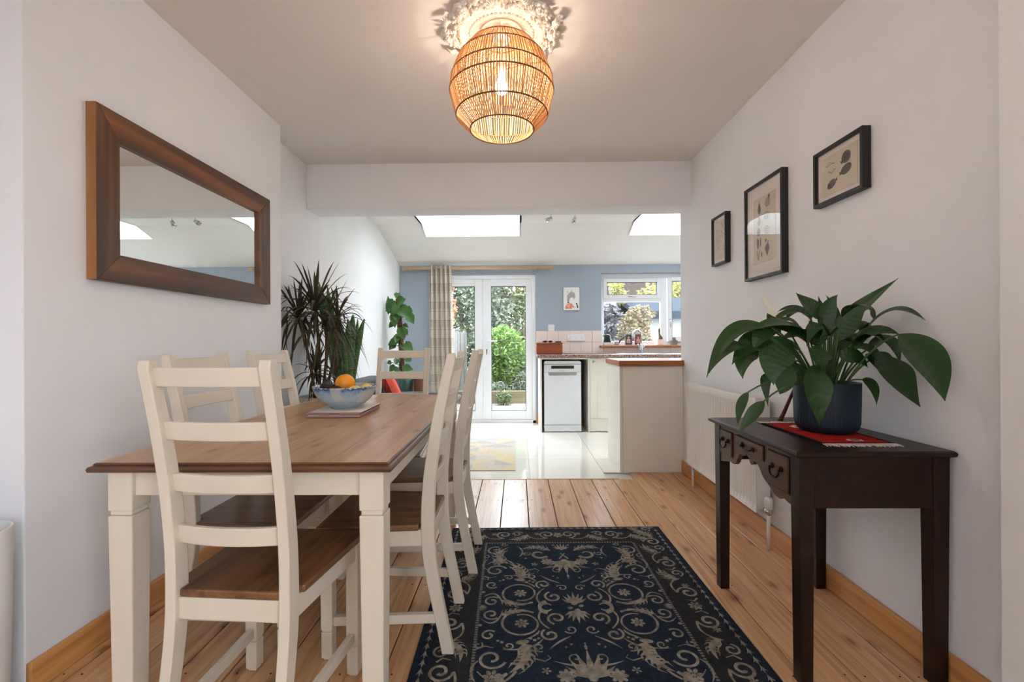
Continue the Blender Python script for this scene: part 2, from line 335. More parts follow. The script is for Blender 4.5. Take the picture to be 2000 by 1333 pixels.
# ------------------------------------------------------------------ mesh helpers
class MB:
    def __init__(s): s.v = []; s.f = []; s.uv = None
    def add(s, vs, fs):
        o = len(s.v); s.v += [tuple(p) for p in vs]; s.f += [tuple(i + o for i in f) for f in fs]; return s
    def box(s, x0, x1, y0, y1, z0, z1):
        return s.add([(x0, y0, z0), (x1, y0, z0), (x1, y1, z0), (x0, y1, z0), (x0, y0, z1), (x1, y0, z1), (x1, y1, z1), (x0, y1, z1)],
                     [(0, 3, 2, 1), (4, 5, 6, 7), (0, 1, 5, 4), (1, 2, 6, 5), (2, 3, 7, 6), (3, 0, 4, 7)])
    def prism(s, poly, axis, a, b):
        """polygon in the two other axes, extruded along axis from a to b"""
        n = len(poly)
        def p3(q, t):
            return {'x': (t, q[0], q[1]), 'y': (q[0], t, q[1]), 'z': (q[0], q[1], t)}[axis]
        vs = [p3(q, a) for q in poly] + [p3(q, b) for q in poly]
        fs = [tuple(range(n))[::-1], tuple(range(n, 2 * n))] + [(i, (i + 1) % n, n + (i + 1) % n, n + i) for i in range(n)]
        return s.add(vs, fs)
    def lathe(s, prof, seg=32, c=(0, 0, 0), cap=True):
        vs = []; fs = []
        for r, z in prof:
            for k in range(seg):
                a = 2 * PI * k / seg; vs.append((c[0] + r * math.cos(a), c[1] + r * math.sin(a), c[2] + z))
        for i in range(len(prof) - 1):
            for k in range(seg):
                k2 = (k + 1) % seg
                fs.append((i * seg + k, i * seg + k2, (i + 1) * seg + k2, (i + 1) * seg + k))
        if cap:
            fs.append(tuple(range(seg))[::-1]); fs.append(tuple((len(prof) - 1) * seg + k for k in range(seg)))
        return s.add(vs, fs)
    def tube(s, pts, r, seg=8, cap=True):
        pts = [Vector(p) for p in pts]; n = len(pts)
        rs = r if isinstance(r, (list, tuple)) else [r] * n
        vs = []; fs = []; up = None
        for i, p in enumerate(pts):
            t = (pts[min(i + 1, n - 1)] - pts[max(i - 1, 0)]).normalized()
            if up is None:
                up = Vector((0, 0, 1)) if abs(t.z) < 0.9 else Vector((1, 0, 0))
            a = t.cross(up).normalized(); up = a.cross(t).normalized()
            for k in range(seg):
                an = 2 * PI * k / seg; vs.append(p + (a * math.cos(an) + up * math.sin(an)) * rs[i])
        for i in range(n - 1):
            for k in range(seg):
                k2 = (k + 1) % seg; fs.append((i * seg + k, i * seg + k2, (i + 1) * seg + k2, (i + 1) * seg + k))
        if cap:
            fs.append(tuple(range(seg))[::-1]); fs.append(tuple((n - 1) * seg + k for k in range(seg)))
        return s.add(vs, fs)
    def ball(s, c, rx, ry=None, rz=None, seg=16, rings=10):
        ry = rx if ry is None else ry; rz = rx if rz is None else rz
        vs = [(c[0], c[1], c[2] - rz)]; fs = []
        for i in range(1, rings):
            ph = -PI / 2 + PI * i / rings
            for k in range(seg):
                a = 2 * PI * k / seg
                vs.append((c[0] + rx * math.cos(ph) * math.cos(a), c[1] + ry * math.cos(ph) * math.sin(a), c[2] + rz * math.sin(ph)))
        vs.append((c[0], c[1], c[2] + rz)); top = len(vs) - 1
        for k in range(seg):
            k2 = (k + 1) % seg
            fs.append((0, 1 + k2, 1 + k))
            for i in range(rings - 2):
                a = 1 + i * seg
                fs.append((a + k, a + k2, a + seg + k2, a + seg + k))
            a = 1 + (rings - 2) * seg
            fs.append((a + k, a + k2, top))
        return s.add(vs, fs)
    def grid(s, rows, close=False):
        """rows of equal length joined by quads"""
        n = len(rows); m = len(rows[0]); vs = [p for r in rows for p in r]; fs = []
        for i in range(n - 1):
            for j in range(m - 1 if not close else m):
                j2 = (j + 1) % m
                fs.append((i * m + j, i * m + j2, (i + 1) * m + j2, (i + 1) * m + j))
        return s.add(vs, fs)
    def build(s, name, mat, parent=None, bevel=0.0, smooth=False, loc=None, rot=None, seg=2, angle=None):
        me = bpy.data.meshes.new(name)
        me.from_pydata(s.v, [], s.f)
        bm = bmesh.new(); bm.from_mesh(me); bmesh.ops.recalc_face_normals(bm, faces=bm.faces); bm.to_mesh(me); bm.free()
        if smooth: me.polygons.foreach_set('use_smooth', [True] * len(me.polygons))
        o = bpy.data.objects.new(name, me); COL.objects.link(o)
        me.materials.append(MT[mat] if isinstance(mat, str) else mat)
        if parent is not None: o.parent = parent
        if loc is not None: o.location = loc
        if rot is not None: o.rotation_euler = rot
        if smooth and angle: me.set_sharp_from_angle(angle=math.radians(angle))
        if bevel > 0:
            md = o.modifiers.new('bevel', 'BEVEL'); md.width = bevel; md.segments = seg; md.limit_method = 'ANGLE'; md.angle_limit = math.radians(35)
        return o

def B(x0, x1, y0, y1, z0, z1): return MB().box(x0, x1, y0, y1, z0, z1)
def empty(name, loc=(0, 0, 0), rz=0.0):
    o = bpy.data.objects.new(name, None); COL.objects.link(o); o.location = loc; o.rotation_euler = (0, 0, rz); o.empty_display_size = 0.05
    return o
def tag(o, label, cat, group=None):
    o['label'] = label; o['category'] = cat
    if group: o['group'] = group
    return o
def struct(o): o['kind'] = 'structure'; return o
def stuff(o): o['kind'] = 'stuff'; return o
def copy_obj(o, name=None, parent=None, loc=None, rot=None):
    c = o.copy(); COL.objects.link(c)
    if name: c.name = name
    c.parent = parent
    if loc is not None: c.location = loc
    if rot is not None: c.rotation_euler = rot
    return c
def copy_tree(o, parent=None):
    c = o.copy(); COL.objects.link(c); c.parent = parent
    for ch in list(o.children): copy_tree(ch, c)
    return c
def bez(p0, p1, p2, n):
    p0, p1, p2 = Vector(p0), Vector(p1), Vector(p2)
    return [p0 * (1 - t) ** 2 + p1 * 2 * t * (1 - t) + p2 * t * t for t in [i / n for i in range(n + 1)]]
def through(p0, pm, p2, n):
    """quadratic curve that passes through pm halfway"""
    p0, pm, p2 = Vector(p0), Vector(pm), Vector(p2)
    return bez(p0, pm * 2 - (p0 + p2) * 0.5, p2, n)

# ================================================================== the setting
XR, XL, XB, ZC = 1.38, -1.68, -1.54, 2.52      # right wall, left wall, chimney breast, ceiling
YB, YW = 3.62, 6.05                            # beam, back wall
# dining floor: planks on joists
floor = struct(B(-1.95, 1.75, -3.0, 3.84, -0.08, -0.022).build('floor', 'gap'))
pw = 0.172
x = 0.066 - pw * 12
while x < 1.45:
    y1 = 3.80 if x > 0.80 else 3.62
    xa, xb = max(x, -1.95), x + pw
    if xb > -1.9:
        zoff = random.uniform(-0.0012, 0.0)
        B(xa + 0.0028, xb - 0.0028, -3.0, y1, -0.02, zoff).build('plank', 'plank', floor, 0.0012, seg=1)
    x += pw
stuff_nails = MB()
x = 0.066 - pw * 10
while x < 1.3:
    for yy in (0.95, 1.5, 2.05, 2.6, 3.15, 3.5):
        for dx in (0.03, pw - 0.03):
            stuff_nails.lathe([(0.0032, -0.001), (0.0032, 0.0004)], 6, (x + dx, yy + random.uniform(-0.006, 0.006), 0))
    x += pw
stuff(stuff_nails.build('floor_nails', 'gap', floor))
# kitchen floor
kfloor = struct(B(-1.8, 2.8, 3.62, 6.3, -0.08, -0.012).build('floor_kitchen', 'grout'))
for ix in range(-3, 5):
    for iy in range(0, 5):
        xa, xb = 0.1 + ix * 0.615, 0.1 + (ix + 1) * 0.615
        ya, yb = 3.625 + iy * 0.6, 3.625 + (iy + 1) * 0.6
        xa, xb = max(xa, -1.75), min(xb, 2.75); yb = min(yb, 6.06)
        if iy == 0 and xa > 0.7: ya = 3.805
        if xb - xa < 0.05: continue
        B(xa + 0.0012, xb - 0.0012, ya + 0.0012, yb - 0.0012, -0.011, -0.0005).build('floor_tile', 'ktile', kfloor, 0.001, seg=1)
struct(B(-1.68, 0.8, 3.612, 3.628, -0.012, 0.001).build('trim_1', 'oak'))

# walls
struct(MB().box(XL - 0.12, XL, -3.0, 3.9, 0, ZC).build('wall_left', 'wall'))
struct(MB().prism([(XL, 3.86), (-1.56, 6.1), (-1.9, 6.1), (-1.9, 3.86)], 'z', 0, 2.6).build('wall_left_kitchen', 'wall_white'))
struct(B(XL, XB, 1.402, 2.96, 0, ZC).build('wall_left_breast', 'wall', None, 0.004))
struct(B(XR, XR + 0.15, 1.2, 3.85, 0, ZC).build('wall_right', 'wall', None, 0.003))
struct(MB().box(1.33, XR + 0.15, -0.85, 1.268, 0, ZC).box(1.33, XR + 0.15, -3.0, -2.40, 0, ZC).box(1.33, XR + 0.15, -2.40, -0.85, 0, 0.8).box(1.33, XR + 0.15, -2.40, -0.85, 2.15, ZC).build('wall_right_near', 'wall_white'))
struct(B(1.53, 2.75, 3.7, 3.85, 0, 2.6).build('wall_kitchen_front', 'wall_white'))
struct(B(2.7, 2.85, 3.7, 6.1, 0, 2.6).build('wall_kitchen_right', 'wall_white'))
struct(B(-1.95, 1.75, -3.2, -3.0, 0, ZC).build('wall_front', 'wall'))
w = MB()
w.box(-1.9, -1.17, YW, YW + 0.26, 0, 2.3).box(-1.17, 0.25, YW, YW + 0.26, 1.985, 2.3).box(0.25, 1.12, YW, YW + 0.26, 0, 2.3)
w.box(1.12, 2.45, YW, YW + 0.26, 0, 1.03).box(1.12, 2.45, YW, YW + 0.26, 2.0, 2.3).box(2.45, 2.85, YW, YW + 0.26, 0, 2.3)
struct(w.build('wall_back', 'wall_blue'))
struct(B(XL, XR + 0.1, YB, 3.86, 2.166, ZC + 0.02).build('ceiling_beam', 'wall', None, 0.004))
struct(B(-1.95, 1.75, -3.2, 3.7, ZC, ZC + 0.1).build('ceiling', 'ceiling'))
# kitchen ceiling: flat, then falling to the back wall, cut by two roof-light shafts
KZ, KY = 2.45, 5.2
def zc(y): return KZ if y <= KY else KZ - (y - KY) * (KZ - 2.11) / (YW - KY)
HY0, HY1 = 4.76, 5.44
holes = [(-1.085, 0.037), (1.34, 2.46)]
kc = MB()
def strip(xa, xb, ys):
    poly = [(y, zc(y)) for y in ys]
    top = [(y, zc(y) + 0.06) for y in ys][::-1]
    kc.prism(poly + top, 'x', xa, xb)
edges = [-1.9, holes[0][0], holes[0][1], holes[1][0], holes[1][1], 2.85]
for i in range(5):
    if i % 2 == 0: strip(edges[i], edges[i + 1], [3.8, KY, YW + 0.1])
    else:
        strip(edges[i], edges[i + 1], [3.8, HY0]); strip(edges[i], edges[i + 1], [HY1, YW + 0.1])
struct(kc.build('ceiling_kitchen', 'kceiling'))
for n, (xa, xb) in enumerate(holes):
    s = MB(); T = 2.92
    side = [(HY0 - 0.02, KZ - 0.0), (KY, KZ), (HY1, zc(HY1)), (HY1, T), (HY0 - 0.02, T)]
    s.prism(side, 'x', xa - 0.02, xa + 0.002).prism(side, 'x', xb - 0.002, xb + 0.02)
    s.box(xa, xb, HY0 - 0.02, HY0 + 0.002, KZ, T).box(xa, xb, HY1 - 0.002, HY1 + 0.02, zc(HY1) - 0.001, T)
    sh = struct(s.build('window_%d' % (n + 2), 'wall_white'))
    f = MB(); 
    f.box(xa - 0.02, xa + 0.05, HY0, HY1, T, T + 0.06).box(xb - 0.05, xb + 0.02, HY0, HY1, T, T + 0.06)
    f.box(xa, xb, HY0 - 0.02, HY0 + 0.05, T, T + 0.06).box(xa, xb, HY1 - 0.05, HY1 + 0.02, T, T + 0.06)
    f.build('roof_light_frame', 'upvc', sh)
    B(xa, xb, HY0, HY1, T + 0.03, T + 0.036).build('pane', 'glass', sh)
# added side window behind the camera, made up to bring light into the room
fw = struct(empty('window_4', (0, 0, 0)))
f = MB()
for ya in (-2.40, -1.66, -0.91): f.box(1.40, 1.46, ya, ya + 0.06, 0.8, 2.15)
f.box(1.40, 1.46, -2.40, -0.85, 0.8, 0.86).box(1.40, 1.46, -2.40, -0.85, 2.09, 2.15)
f.build('window_frame', 'upvc', fw)
for ya in (-2.34, -1.60): B(1.425, 1.432, ya, ya + 0.69, 0.86, 2.09).build('pane', 'glass', fw)

# skirting
def skirting(n, poly_boxes):
    m = MB()
    for b in poly_boxes: m.box(*b)
    return struct(m.build(n, 'skirting', None, 0.006))
skirting('baseboard_right', [(XR - 0.018, XR, 1.257, 3.85, 0, 0.1)])
skirting('baseboard_left', [(XB, XB + 0.018, 1.402, 2.978, 0, 0.1), (XL, XB + 0.018, 2.96, 2.978, 0, 0.1), (XL, XL + 0.018, 2.978, 3.86, 0, 0.1)])
skirting('baseboard_back', [(0.25, 0.30, YW - 0.02, YW, 0, 0.12), (-1.56, -1.17, YW - 0.02, YW, 0, 0.12)])

# french doors
d = struct(empty('door_1', (0, 0, 0)))
f = MB(); y0, y1 = 6.07, 6.14
f.box(-1.17, -1.12, y0, y1, 0, 1.985).box(0.20, 0.25, y0, y1, 0, 1.985).box(-1.12, 0.20, y0, y1, 1.93, 1.985).box(-1.17, 0.25, y0, y1, 0.0, 0.045)
f.build('door_frame', 'upvc', d, 0.006)
def door_leaf(xa, xb, pa, pb, y, handle):
    m = MB(); y2 = y + 0.06; za, zb, pz0, pz1 = 0.05, 1.925, 0.165, 1.835
    m.box(xa, pa, y, y2, za, zb).box(pb, xb, y, y2, za, zb).box(pa, pb, y, y2, za, pz0).box(pa, pb, y, y2, pz1, zb)
    lf = m.build('door_leaf', 'upvc', d, 0.006)
    g = MB(); t = 0.007
    g.box(pa - t, pa + t, y + 0.008, y + 0.05, pz0, pz1).box(pb - t, pb + t, y + 0.008, y + 0.05, pz0, pz1).box(pa, pb, y + 0.008, y + 0.05, pz0 - t, pz0 + t).box(pa, pb, y + 0.008, y + 0.05, pz1 - t, pz1 + t)
    g.build('gasket', 'gasket', lf)
    B(pa, pb, y + 0.026, y + 0.034, pz0, pz1).build('pane', 'glass', lf)
    if handle:
        B(xa + 0.035, xa + 0.065, y - 0.012, y, 0.93, 1.18).build('handle_plate', 'upvc', lf, 0.004)
        MB().tube([(xa + 0.05, y - 0.005, 1.10), (xa + 0.05, y - 0.045, 1.10), (xa + 0.19, y - 0.05, 1.10)], 0.009, 8).build('handle', 'upvc', lf, smooth=True)
        MB().tube([(xa + 0.05, y - 0.02, 0.99), (xa + 0.05, y - 0.03, 0.96), (xa + 0.05, y - 0.03, 0.92)], [0.008, 0.006, 0.004], 6).build('key', 'dark', lf)
door_leaf(-1.12, -0.46, -1.03, -0.565, 6.09, False)
door_leaf(-0.455, 0.20, -0.347, 0.118, 6.085, True)

# kitchen window
wn = struct(empty('window_1', (0, 0, 0)))
f = MB(); y0, y1 = 6.16, 6.23
f.box(1.12, 2.45, y0, y1, 1.94, 2.0).box(1.12, 2.45, y0, y1, 1.03, 1.09).box(1.12, 1.175, y0, y1, 1.09, 1.94).box(1.94, 2.02, y0, y1, 1.09, 1.94).box(2.4, 2.45, y0, y1, 1.09, 1.94)
f.box(1.175, 1.94, y0, y1, 1.62, 1.69)
f.build('window_frame', 'upvc', wn, 0.005)
def sash(xa, xb, za, zb, t, nm):
    m = MB(); ya, yb = 6.14, 6.2
    m.box(xa, xa + t, ya, yb, za, zb).box(xb - t, xb, ya, yb, za, zb).box(xa + t, xb - t, ya, yb, za, za + t).box(xa + t, xb - t, ya, yb, zb - t, zb)
    s = m.build(nm, 'upvc', wn, 0.005)
    B(xa + t - 0.006, xb - t + 0.006, ya + 0.02, ya + 0.028, za + t - 0.006, zb - t + 0.006).build('pane', 'glass', s)
    g = MB(); q = 0.006
    g.box(xa + t - q, xa + t + q, ya + 0.006, ya + 0.04, za + t, zb - t).box(xb - t - q, xb - t + q, ya + 0.006, ya + 0.04, za + t, zb - t).box(xa + t, xb - t, ya + 0.006, ya + 0.04, za + t - q, za + t + q).box(xa + t, xb - t, ya + 0.006, ya + 0.04, zb - t - q, zb - t + q)
    g.build('gasket', 'gasket', s)
    return s
s1 = sash(1.165, 1.935, 1.665, 1.935, 0.05, 'top_sash')
MB().tube([(1.50, 6.145, 1.69), (1.50, 6.11, 1.685), (1.60, 6.105, 1.68)], 0.009, 6).build('handle', 'steel', s1, smooth=True)
B(1.175, 1.94, 6.185, 6.193, 1.09, 1.62).build('pane', 'glass', wn)
s2 = sash(2.03, 2.42, 1.08, 1.95, 0.055, 'side_sash')
MB().tube([(2.05, 6.14, 1.38), (2.05, 6.10, 1.38), (2.05, 6.095, 1.28)], 0.009, 6).build('handle', 'steel', s2, smooth=True)
struct(B(1.09, 2.5, 5.985, 6.17, 1.008, 1.036).build('trim_2', 'oak', None, 0.006))

# splashback of square tiles
sb = struct(MB().box(0.25, 1.12, YW - 0.008, YW, 0.93, 1.232).box(1.12, 2.7, YW - 0.008, YW, 0.93, 1.008).build('wall_back_splashback', 'grout'))
x = 0.253
while x < 2.68:
    xb = min(x + 0.1455, 2.69)
    B(x, xb, YW - 0.013, YW - 0.005, 0.935, 1.005 if x > 1.0 else 1.081).build('wall_tile', 'ctile', sb, 0.0015, seg=1)
    if x < 1.0:
        B(x, min(xb, 1.12), YW - 0.013, YW - 0.005, 1.0845, 1.23).build('wall_tile', 'ctile', sb, 0.0015, seg=1)
    x += 0.1485

# ================================================================== dining table
TX, TY0, TY1, TZ = -0.75, 1.21, 2.80, 0.775
TW = 0.412
t = tag(empty('dining_table', (TX, (TY0 + TY1) / 2, 0)), 'long dining table with brown pine top and cream painted legs', 'table')
hl = (TY1 - TY0) / 2
# top in glued boards
nb = 5; bw = (2 * TW - 0.03) / nb
for i in range(nb):
    B(-TW + 0.015 + i * bw, -TW + 0.015 + (i + 1) * bw, -hl + 0.015, hl - 0.015, TZ - 0.022, TZ).build('top_board', 'topwood', t)
m = MB()
prof = [(0.016, 0.0), (0.010, -0.004), (0.012, -0.007), (0.003, -0.010), (0.0, -0.016), (0.002, -0.024), (0.008, -0.026), (0.022, -0.026)]
rows = []
for off, dz in prof:
    rows.append([(-TW + off, -hl + off, TZ + dz), (TW - off, -hl + off, TZ + dz), (TW - off, hl - off, TZ + dz), (-TW + off, hl - off, TZ + dz)])
m.grid(rows, close=True)
m.build('edge_moulding', 'edgewood', t)
lw = 0.068
for sx in (-1, 1):
    for sy in (-1, 1):
        cx, cy = sx * (TW - 0.03 - lw / 2), sy * (hl - 0.032 - lw / 2)
        m = MB(); h = lw / 2
        m.box(cx - h, cx + h, cy - h, cy + h, 0.635, TZ - 0.024)
        m.box(cx - h + 0.004, cx + h - 0.004, cy - h + 0.004, cy + h - 0.004, 0.622, 0.636)
        a, b = h, h - 0.006
        m.add([(cx - b, cy - b, 0), (cx + b, cy - b, 0), (cx + b, cy + b, 0), (cx - b, cy + b, 0), (cx - a, cy - a, 0.622), (cx + a, cy - a, 0.622), (cx + a, cy + a, 0.622), (cx - a, cy + a, 0.622)],
              [(0, 3, 2, 1), (4, 5, 6, 7), (0, 1, 5, 4), (1, 2, 6, 5), (2, 3, 7, 6), (3, 0, 4, 7)])
        m.build('leg', 'paintwood', t, 0.004)
ix, iy = TW - 0.042, hl - 0.045
for bx in ((-ix + 0.05, ix - 0.05, -iy, -iy + 0.022), (-ix + 0.05, ix - 0.05, iy - 0.022, iy)):
    B(bx[0], bx[1], bx[2], bx[3], 0.675, TZ - 0.024).build('apron', 'paintwood', t, 0.002)
for bx in ((-ix, -ix + 0.022, -iy + 0.05, iy - 0.05), (ix - 0.022, ix, -iy + 0.05, iy - 0.05)):
    B(bx[0], bx[1], bx[2], bx[3], 0.675, TZ - 0.024).build('apron', 'paintwood', t, 0.002)
B(0.135, 0.165, -iy - 0.0015, -iy + 0.002, 0.705, 0.738).build('joint_plug', 'paintwood', t, 0.0008)

# ================================================================== ladder-back chairs
POST = [(0.0, -0.070, 0.042), (0.12, -0.046, 0.042), (0.25, -0.020, 0.044), (0.36, -0.004, 0.047), (0.46, 0.0, 0.047), (0.58, -0.004, 0.045), (0.72, -0.020, 0.042), (0.86, -0.044, 0.039), (0.98, -0.070, 0.036), (1.04, -0.084, 0.034), (1.058, -0.084, 0.026)]
def _smooth(pts, n=4):
    out = []
    for i in range(len(pts) - 2):
        p0, p1, p2, p3 = pts[max(i - 1, 0)], pts[i], pts[i + 1], pts[min(i + 2, len(pts) - 1)]
        for k in range(n):
            t_ = k / n
            out.append(tuple(0.5 * (2 * b + (c - a) * t_ + (2 * a - 5 * b + 4 * c - d_) * t_ * t_ + (3 * b - a - 3 * c + d_) * t_ ** 3) for a, b, c, d_ in zip(p0, p1, p2, p3)))
    return out + list(pts[-2:])
POST = _smooth(POST)
def post_y(z):
    for (z0, y0, d0), (z1, y1, d1) in zip(POST, POST[1:]):
        if z0 <= z <= z1:
            k = (z - z0) / (z1 - z0); return y0 + (y1 - y0) * k
    return POST[-1][1]
def make_chair():
    r = empty('dining_chair')
    for sx in (-1, 1):
        cx = sx * 0.153; w2 = 0.0145; rows = []
        for z, y, dd in POST:
            rows.append([(cx - w2, y - dd / 2, z), (cx + w2, y - dd / 2, z), (cx + w2, y + dd / 2, z), (cx - w2, y + dd / 2, z)])
        m = MB().grid(rows, close=True)
        m.f.append((3, 2, 1, 0)); n = len(rows) * 4; m.f.append((n - 4, n - 3, n - 2, n - 1))
        m.build('back_post', 'paintwood', r, 0.003, smooth=True, angle=50)
    for zc_ in (1.016, 0.880, 0.743, 0.604):
        hh = 0.024; front = []; back = []
        rows = []
        for i in range(11):
            u = -1 + 2 * i / 10; xx = u * 0.146; bow = -0.020 * (1 - u * u) + 0.006
            row = []
            for dz, off in ((-hh, -0.008), (hh, -0.008), (hh, 0.008), (-hh, 0.008)):
                row.append((xx, post_y(zc_ + dz) + bow + off, zc_ + dz))
            rows.append(row)
        m = MB().grid(rows, close=True); m.f.append((0, 1, 2, 3)); m.f.append((43, 42, 41, 40))
        m.build('slat', 'paintwood', r, 0.003, smooth=True, angle=50)
    seat = [(-0.137, -0.012), (0.137, -0.012), (0.137, 0.026), (0.178, 0.030), (0.203, 0.372), (0.195, 0.380), (-0.195, 0.380), (-0.203, 0.372), (-0.178, 0.030), (-0.137, 0.026)]
    MB().prism(seat, 'z', 0.440, 0.462).build('seat', 'seatwood', r, 0.005)
    def rail(p, q, w, z0, z1, nm):
        p, q = Vector(p), Vector(q); dd = (q - p).normalized(); n = Vector((-dd.y, dd.x)) * w / 2
        MB().prism([p + n, q + n, q - n, p - n], 'z', z0, z1).build(nm, 'paintwood', r, 0.002)
    rail((-0.140, 0.0), (0.140, 0.0), 0.022, 0.383, 0.440, 'back_rail')
    rail((-0.165, 0.345), (0.165, 0.345), 0.022, 0.383, 0.440, 'front_rail')
    for sx in (-1, 1):
        rail((sx * 0.155, 0.022), (sx * 0.176, 0.33), 0.022, 0.383, 0.440, 'side_rail')
        cx, cy = sx * 0.174, 0.345; a = 0.020
        m = MB().box(cx - a, cx + a, cy - a, cy + a, 0.105, 0.440)
        m.box(cx - a + 0.003, cx + a - 0.003, cy - a + 0.003, cy + a - 0.003, 0.098, 0.106)
        m.box(cx - a + 0.001, cx + a - 0.001, cy - a + 0.001, cy + a - 0.001, 0.008, 0.098).box(cx - 0.014, cx + 0.014, cy - 0.014, cy + 0.014, 0, 0.009)
        m.build('leg', 'paintwood', r, 0.002)
        p = Vector((sx * 0.155, post_y(0.13) + 0.015)); q = Vector((sx * 0.173, 0.33))
        dd = (q - p).normalized(); n = Vector((-dd.y, dd.x)) * 0.010
        MB().prism([p + n, q + n, q - n, p - n], 'z', 0.112, 0.144).build('stretcher', 'paintwood', r, 0.002)
    return r
chair = make_chair()
chairs = [((-0.741, 1.172), -3.8, 'cream ladder-back chair at the near end of the table, its back to the camera'),
          ((-0.317, 1.755), 90, 'cream ladder-back chair on the rug side of the table, nearer of the two'),
          ((-0.283, 2.305), 90, 'cream ladder-back chair on the rug side of the table, farther of the two'),
          ((-1.168, 1.77), -90, 'cream ladder-back chair under the mirror, nearer of the two by the wall'),
          ((-1.168, 2.28), -90, 'cream ladder-back chair by the wall, nearest the spiky plants'),
          ((-0.745, 2.905), 180, 'cream ladder-back chair at the far end of the table, facing the camera')]
for i, ((cx, cy), a, lb) in enumerate(chairs):
    o = chair if i == 0 else copy_tree(chair)
    o.location = (cx, cy, 0); o.rotation_euler = (0, 0, math.radians(a))
    tag(o, lb, 'chair', 'ladder-back chairs around the dining table')

# ================================================================== placemats, bowl and fruit
for k in range(4):
    z = TZ + k * 0.0062
    mt = empty('placemat', (-0.785 + random.uniform(-0.002, 0.002) + (0.004 if k == 3 else 0), 2.075 + random.uniform(-0.003, 0.003), z))
    B(-0.112, 0.112, -0.142, 0.142, 0.0002, 0.0046).build('backing', M('red_brown_board', (112, 58, 48), 0.7) if k == 0 else bpy.data.materials['red_brown_board'], mt, 0.0006)
    B(-0.112, 0.112, -0.142, 0.142, 0.0046, 0.0060).build('laminate', 'paper', mt)
    tag(mt, ['lowest rectangular placemat of the stack under the fruit bowl', 'second placemat from the bottom of the stack under the bowl', 'third placemat from the bottom of the stack under the bowl', 'topmost pale placemat of the stack, carrying the fruit bowl'][k], 'placemat', 'placemats stacked on the table')
BZ = TZ + 0.0250
bowlc = (-0.788, 2.075)
pr_o = [(0.050, 0.0), (0.056, 0.002), (0.058, 0.006), (0.085, 0.018), (0.112, 0.040), (0.130, 0.068), (0.139, 0.094), (0.1405, 0.100), (0.1375, 0.1005), (0.133, 0.092), (0.122, 0.066), (0.104, 0.042), (0.075, 0.022), (0.04, 0.013), (0.001, 0.011)]
m = MB().lathe(pr_o, 48)
bowl = m.build('fruit_bowl', 'glaze', None, smooth=True, loc=(bowlc[0], bowlc[1], BZ))
tag(bowl, 'blue glazed stoneware bowl of fruit on the placemats', 'bowl')
def fruit(nm, lb, cat, mat, c, rx, ry, rz, rot=(0, 0, 0), tip=False):
    mb = MB().ball((0, 0, 0), rx, ry, rz, 20, 14)
    if tip: mb.v = [(v[0] * (1 + 0.25 * abs(v[0] / rx) ** 6), v[1] * (1 - 0.3 * abs(v[0] / rx) ** 3), v[2] * (1 - 0.3 * abs(v[0] / rx) ** 3)) for v in mb.v]
    o = mb.build(nm, mat, None, smooth=True, loc=c, rot=rot)
    return tag(o, lb, cat)
bx, by = bowlc
fruit('orange', 'large round orange on top of the fruit bowl', 'orange', 'orange', (bx + 0.000, by + 0.000, BZ + 0.110), 0.044, 0.044, 0.042)
fruit('avocado', 'dark bumpy avocado at the left side of the fruit bowl', 'avocado', 'avocado', (bx - 0.080, by + 0.010, BZ + 0.086), 0.040, 0.031, 0.030, (0, 0.3, 0.3))
fruit('plum', 'small dark plum in the bowl in front of the orange', 'plum', 'plum', (bx - 0.010, by - 0.072, BZ + 0.084), 0.024, 0.022, 0.022)
fruit('lemon', 'pale lemon in the bowl beside the orange and the plum', 'lemon', 'lemon', (bx + 0.062, by - 0.045, BZ + 0.078), 0.036, 0.026, 0.026, (0, 0.1, 0.5), True)
fruit('lemon', 'pale lemon nearest the right rim of the fruit bowl', 'lemon', 'lemon', (bx + 0.092, by + 0.020, BZ + 0.080), 0.034, 0.025, 0.025, (0, 0, -0.2), True)
fruit('lemon', 'lemon low in the bowl underneath the orange', 'lemon', 'lemon', (bx + 0.012, by + 0.012, BZ + 0.040), 0.036, 0.026, 0.026, (0, 0, 1.2), True)

# ================================================================== mirror on the chimney breast
MY0, MY1, MZ0, MZ1 = 1.612, 2.757, 1.330, 1.967
mr_ = tag(empty('wall_mirror', (XB, (MY0 + MY1) / 2, (MZ0 + MZ1) / 2)), 'wide mirror in a chunky brown reclaimed wood frame on the left wall', 'mirror')
hw, hh, fwid, th = (MY1 - MY0) / 2, (MZ1 - MZ0) / 2, 0.105, 0.040
def frame_piece(poly, mat):
    # outer edge a little thinner than the inner one would be: face slopes to the glass
    vs = []
    for (y, z, d) in poly: vs.append((0.002, y, z))
    for (y, z, d) in poly: vs.append((d, y, z))
    return MB().add(vs, [(3, 2, 1, 0), (4, 5, 6, 7), (0, 1, 5, 4), (1, 2, 6, 5), (2, 3, 7, 6), (3, 0, 4, 7)]).build('frame_rail', mat, mr_, 0.003)
i_w, i_h = hw - fwid, hh - fwid
o_d, i_d = th, th - 0.008
frame_piece([(-hw, hh, o_d), (hw, hh, o_d), (i_w, i_h, i_d), (-i_w, i_h, i_d)], 'mframe')
frame_piece([(-hw, -hh, o_d), (hw, -hh, o_d), (i_w, -i_h, i_d), (-i_w, -i_h, i_d)], 'mframe')
frame_piece([(-hw, -hh, o_d), (-hw, hh, o_d), (-i_w, i_h, i_d), (-i_w, -i_h, i_d)], 'mframez')
frame_piece([(hw, -hh, o_d), (hw, hh, o_d), (i_w, i_h, i_d), (i_w, -i_h, i_d)], 'mframez')
B(0.001, o_d - 0.003, -hw - 0.0012, -hw + 0.003, -hh, hh).build('raw_edge', 'medge', mr_)
B(0.006, 0.016, -i_w - 0.01, i_w + 0.01, -i_h - 0.01, i_h + 0.01).build('mirror_glass', 'mirror', mr_)

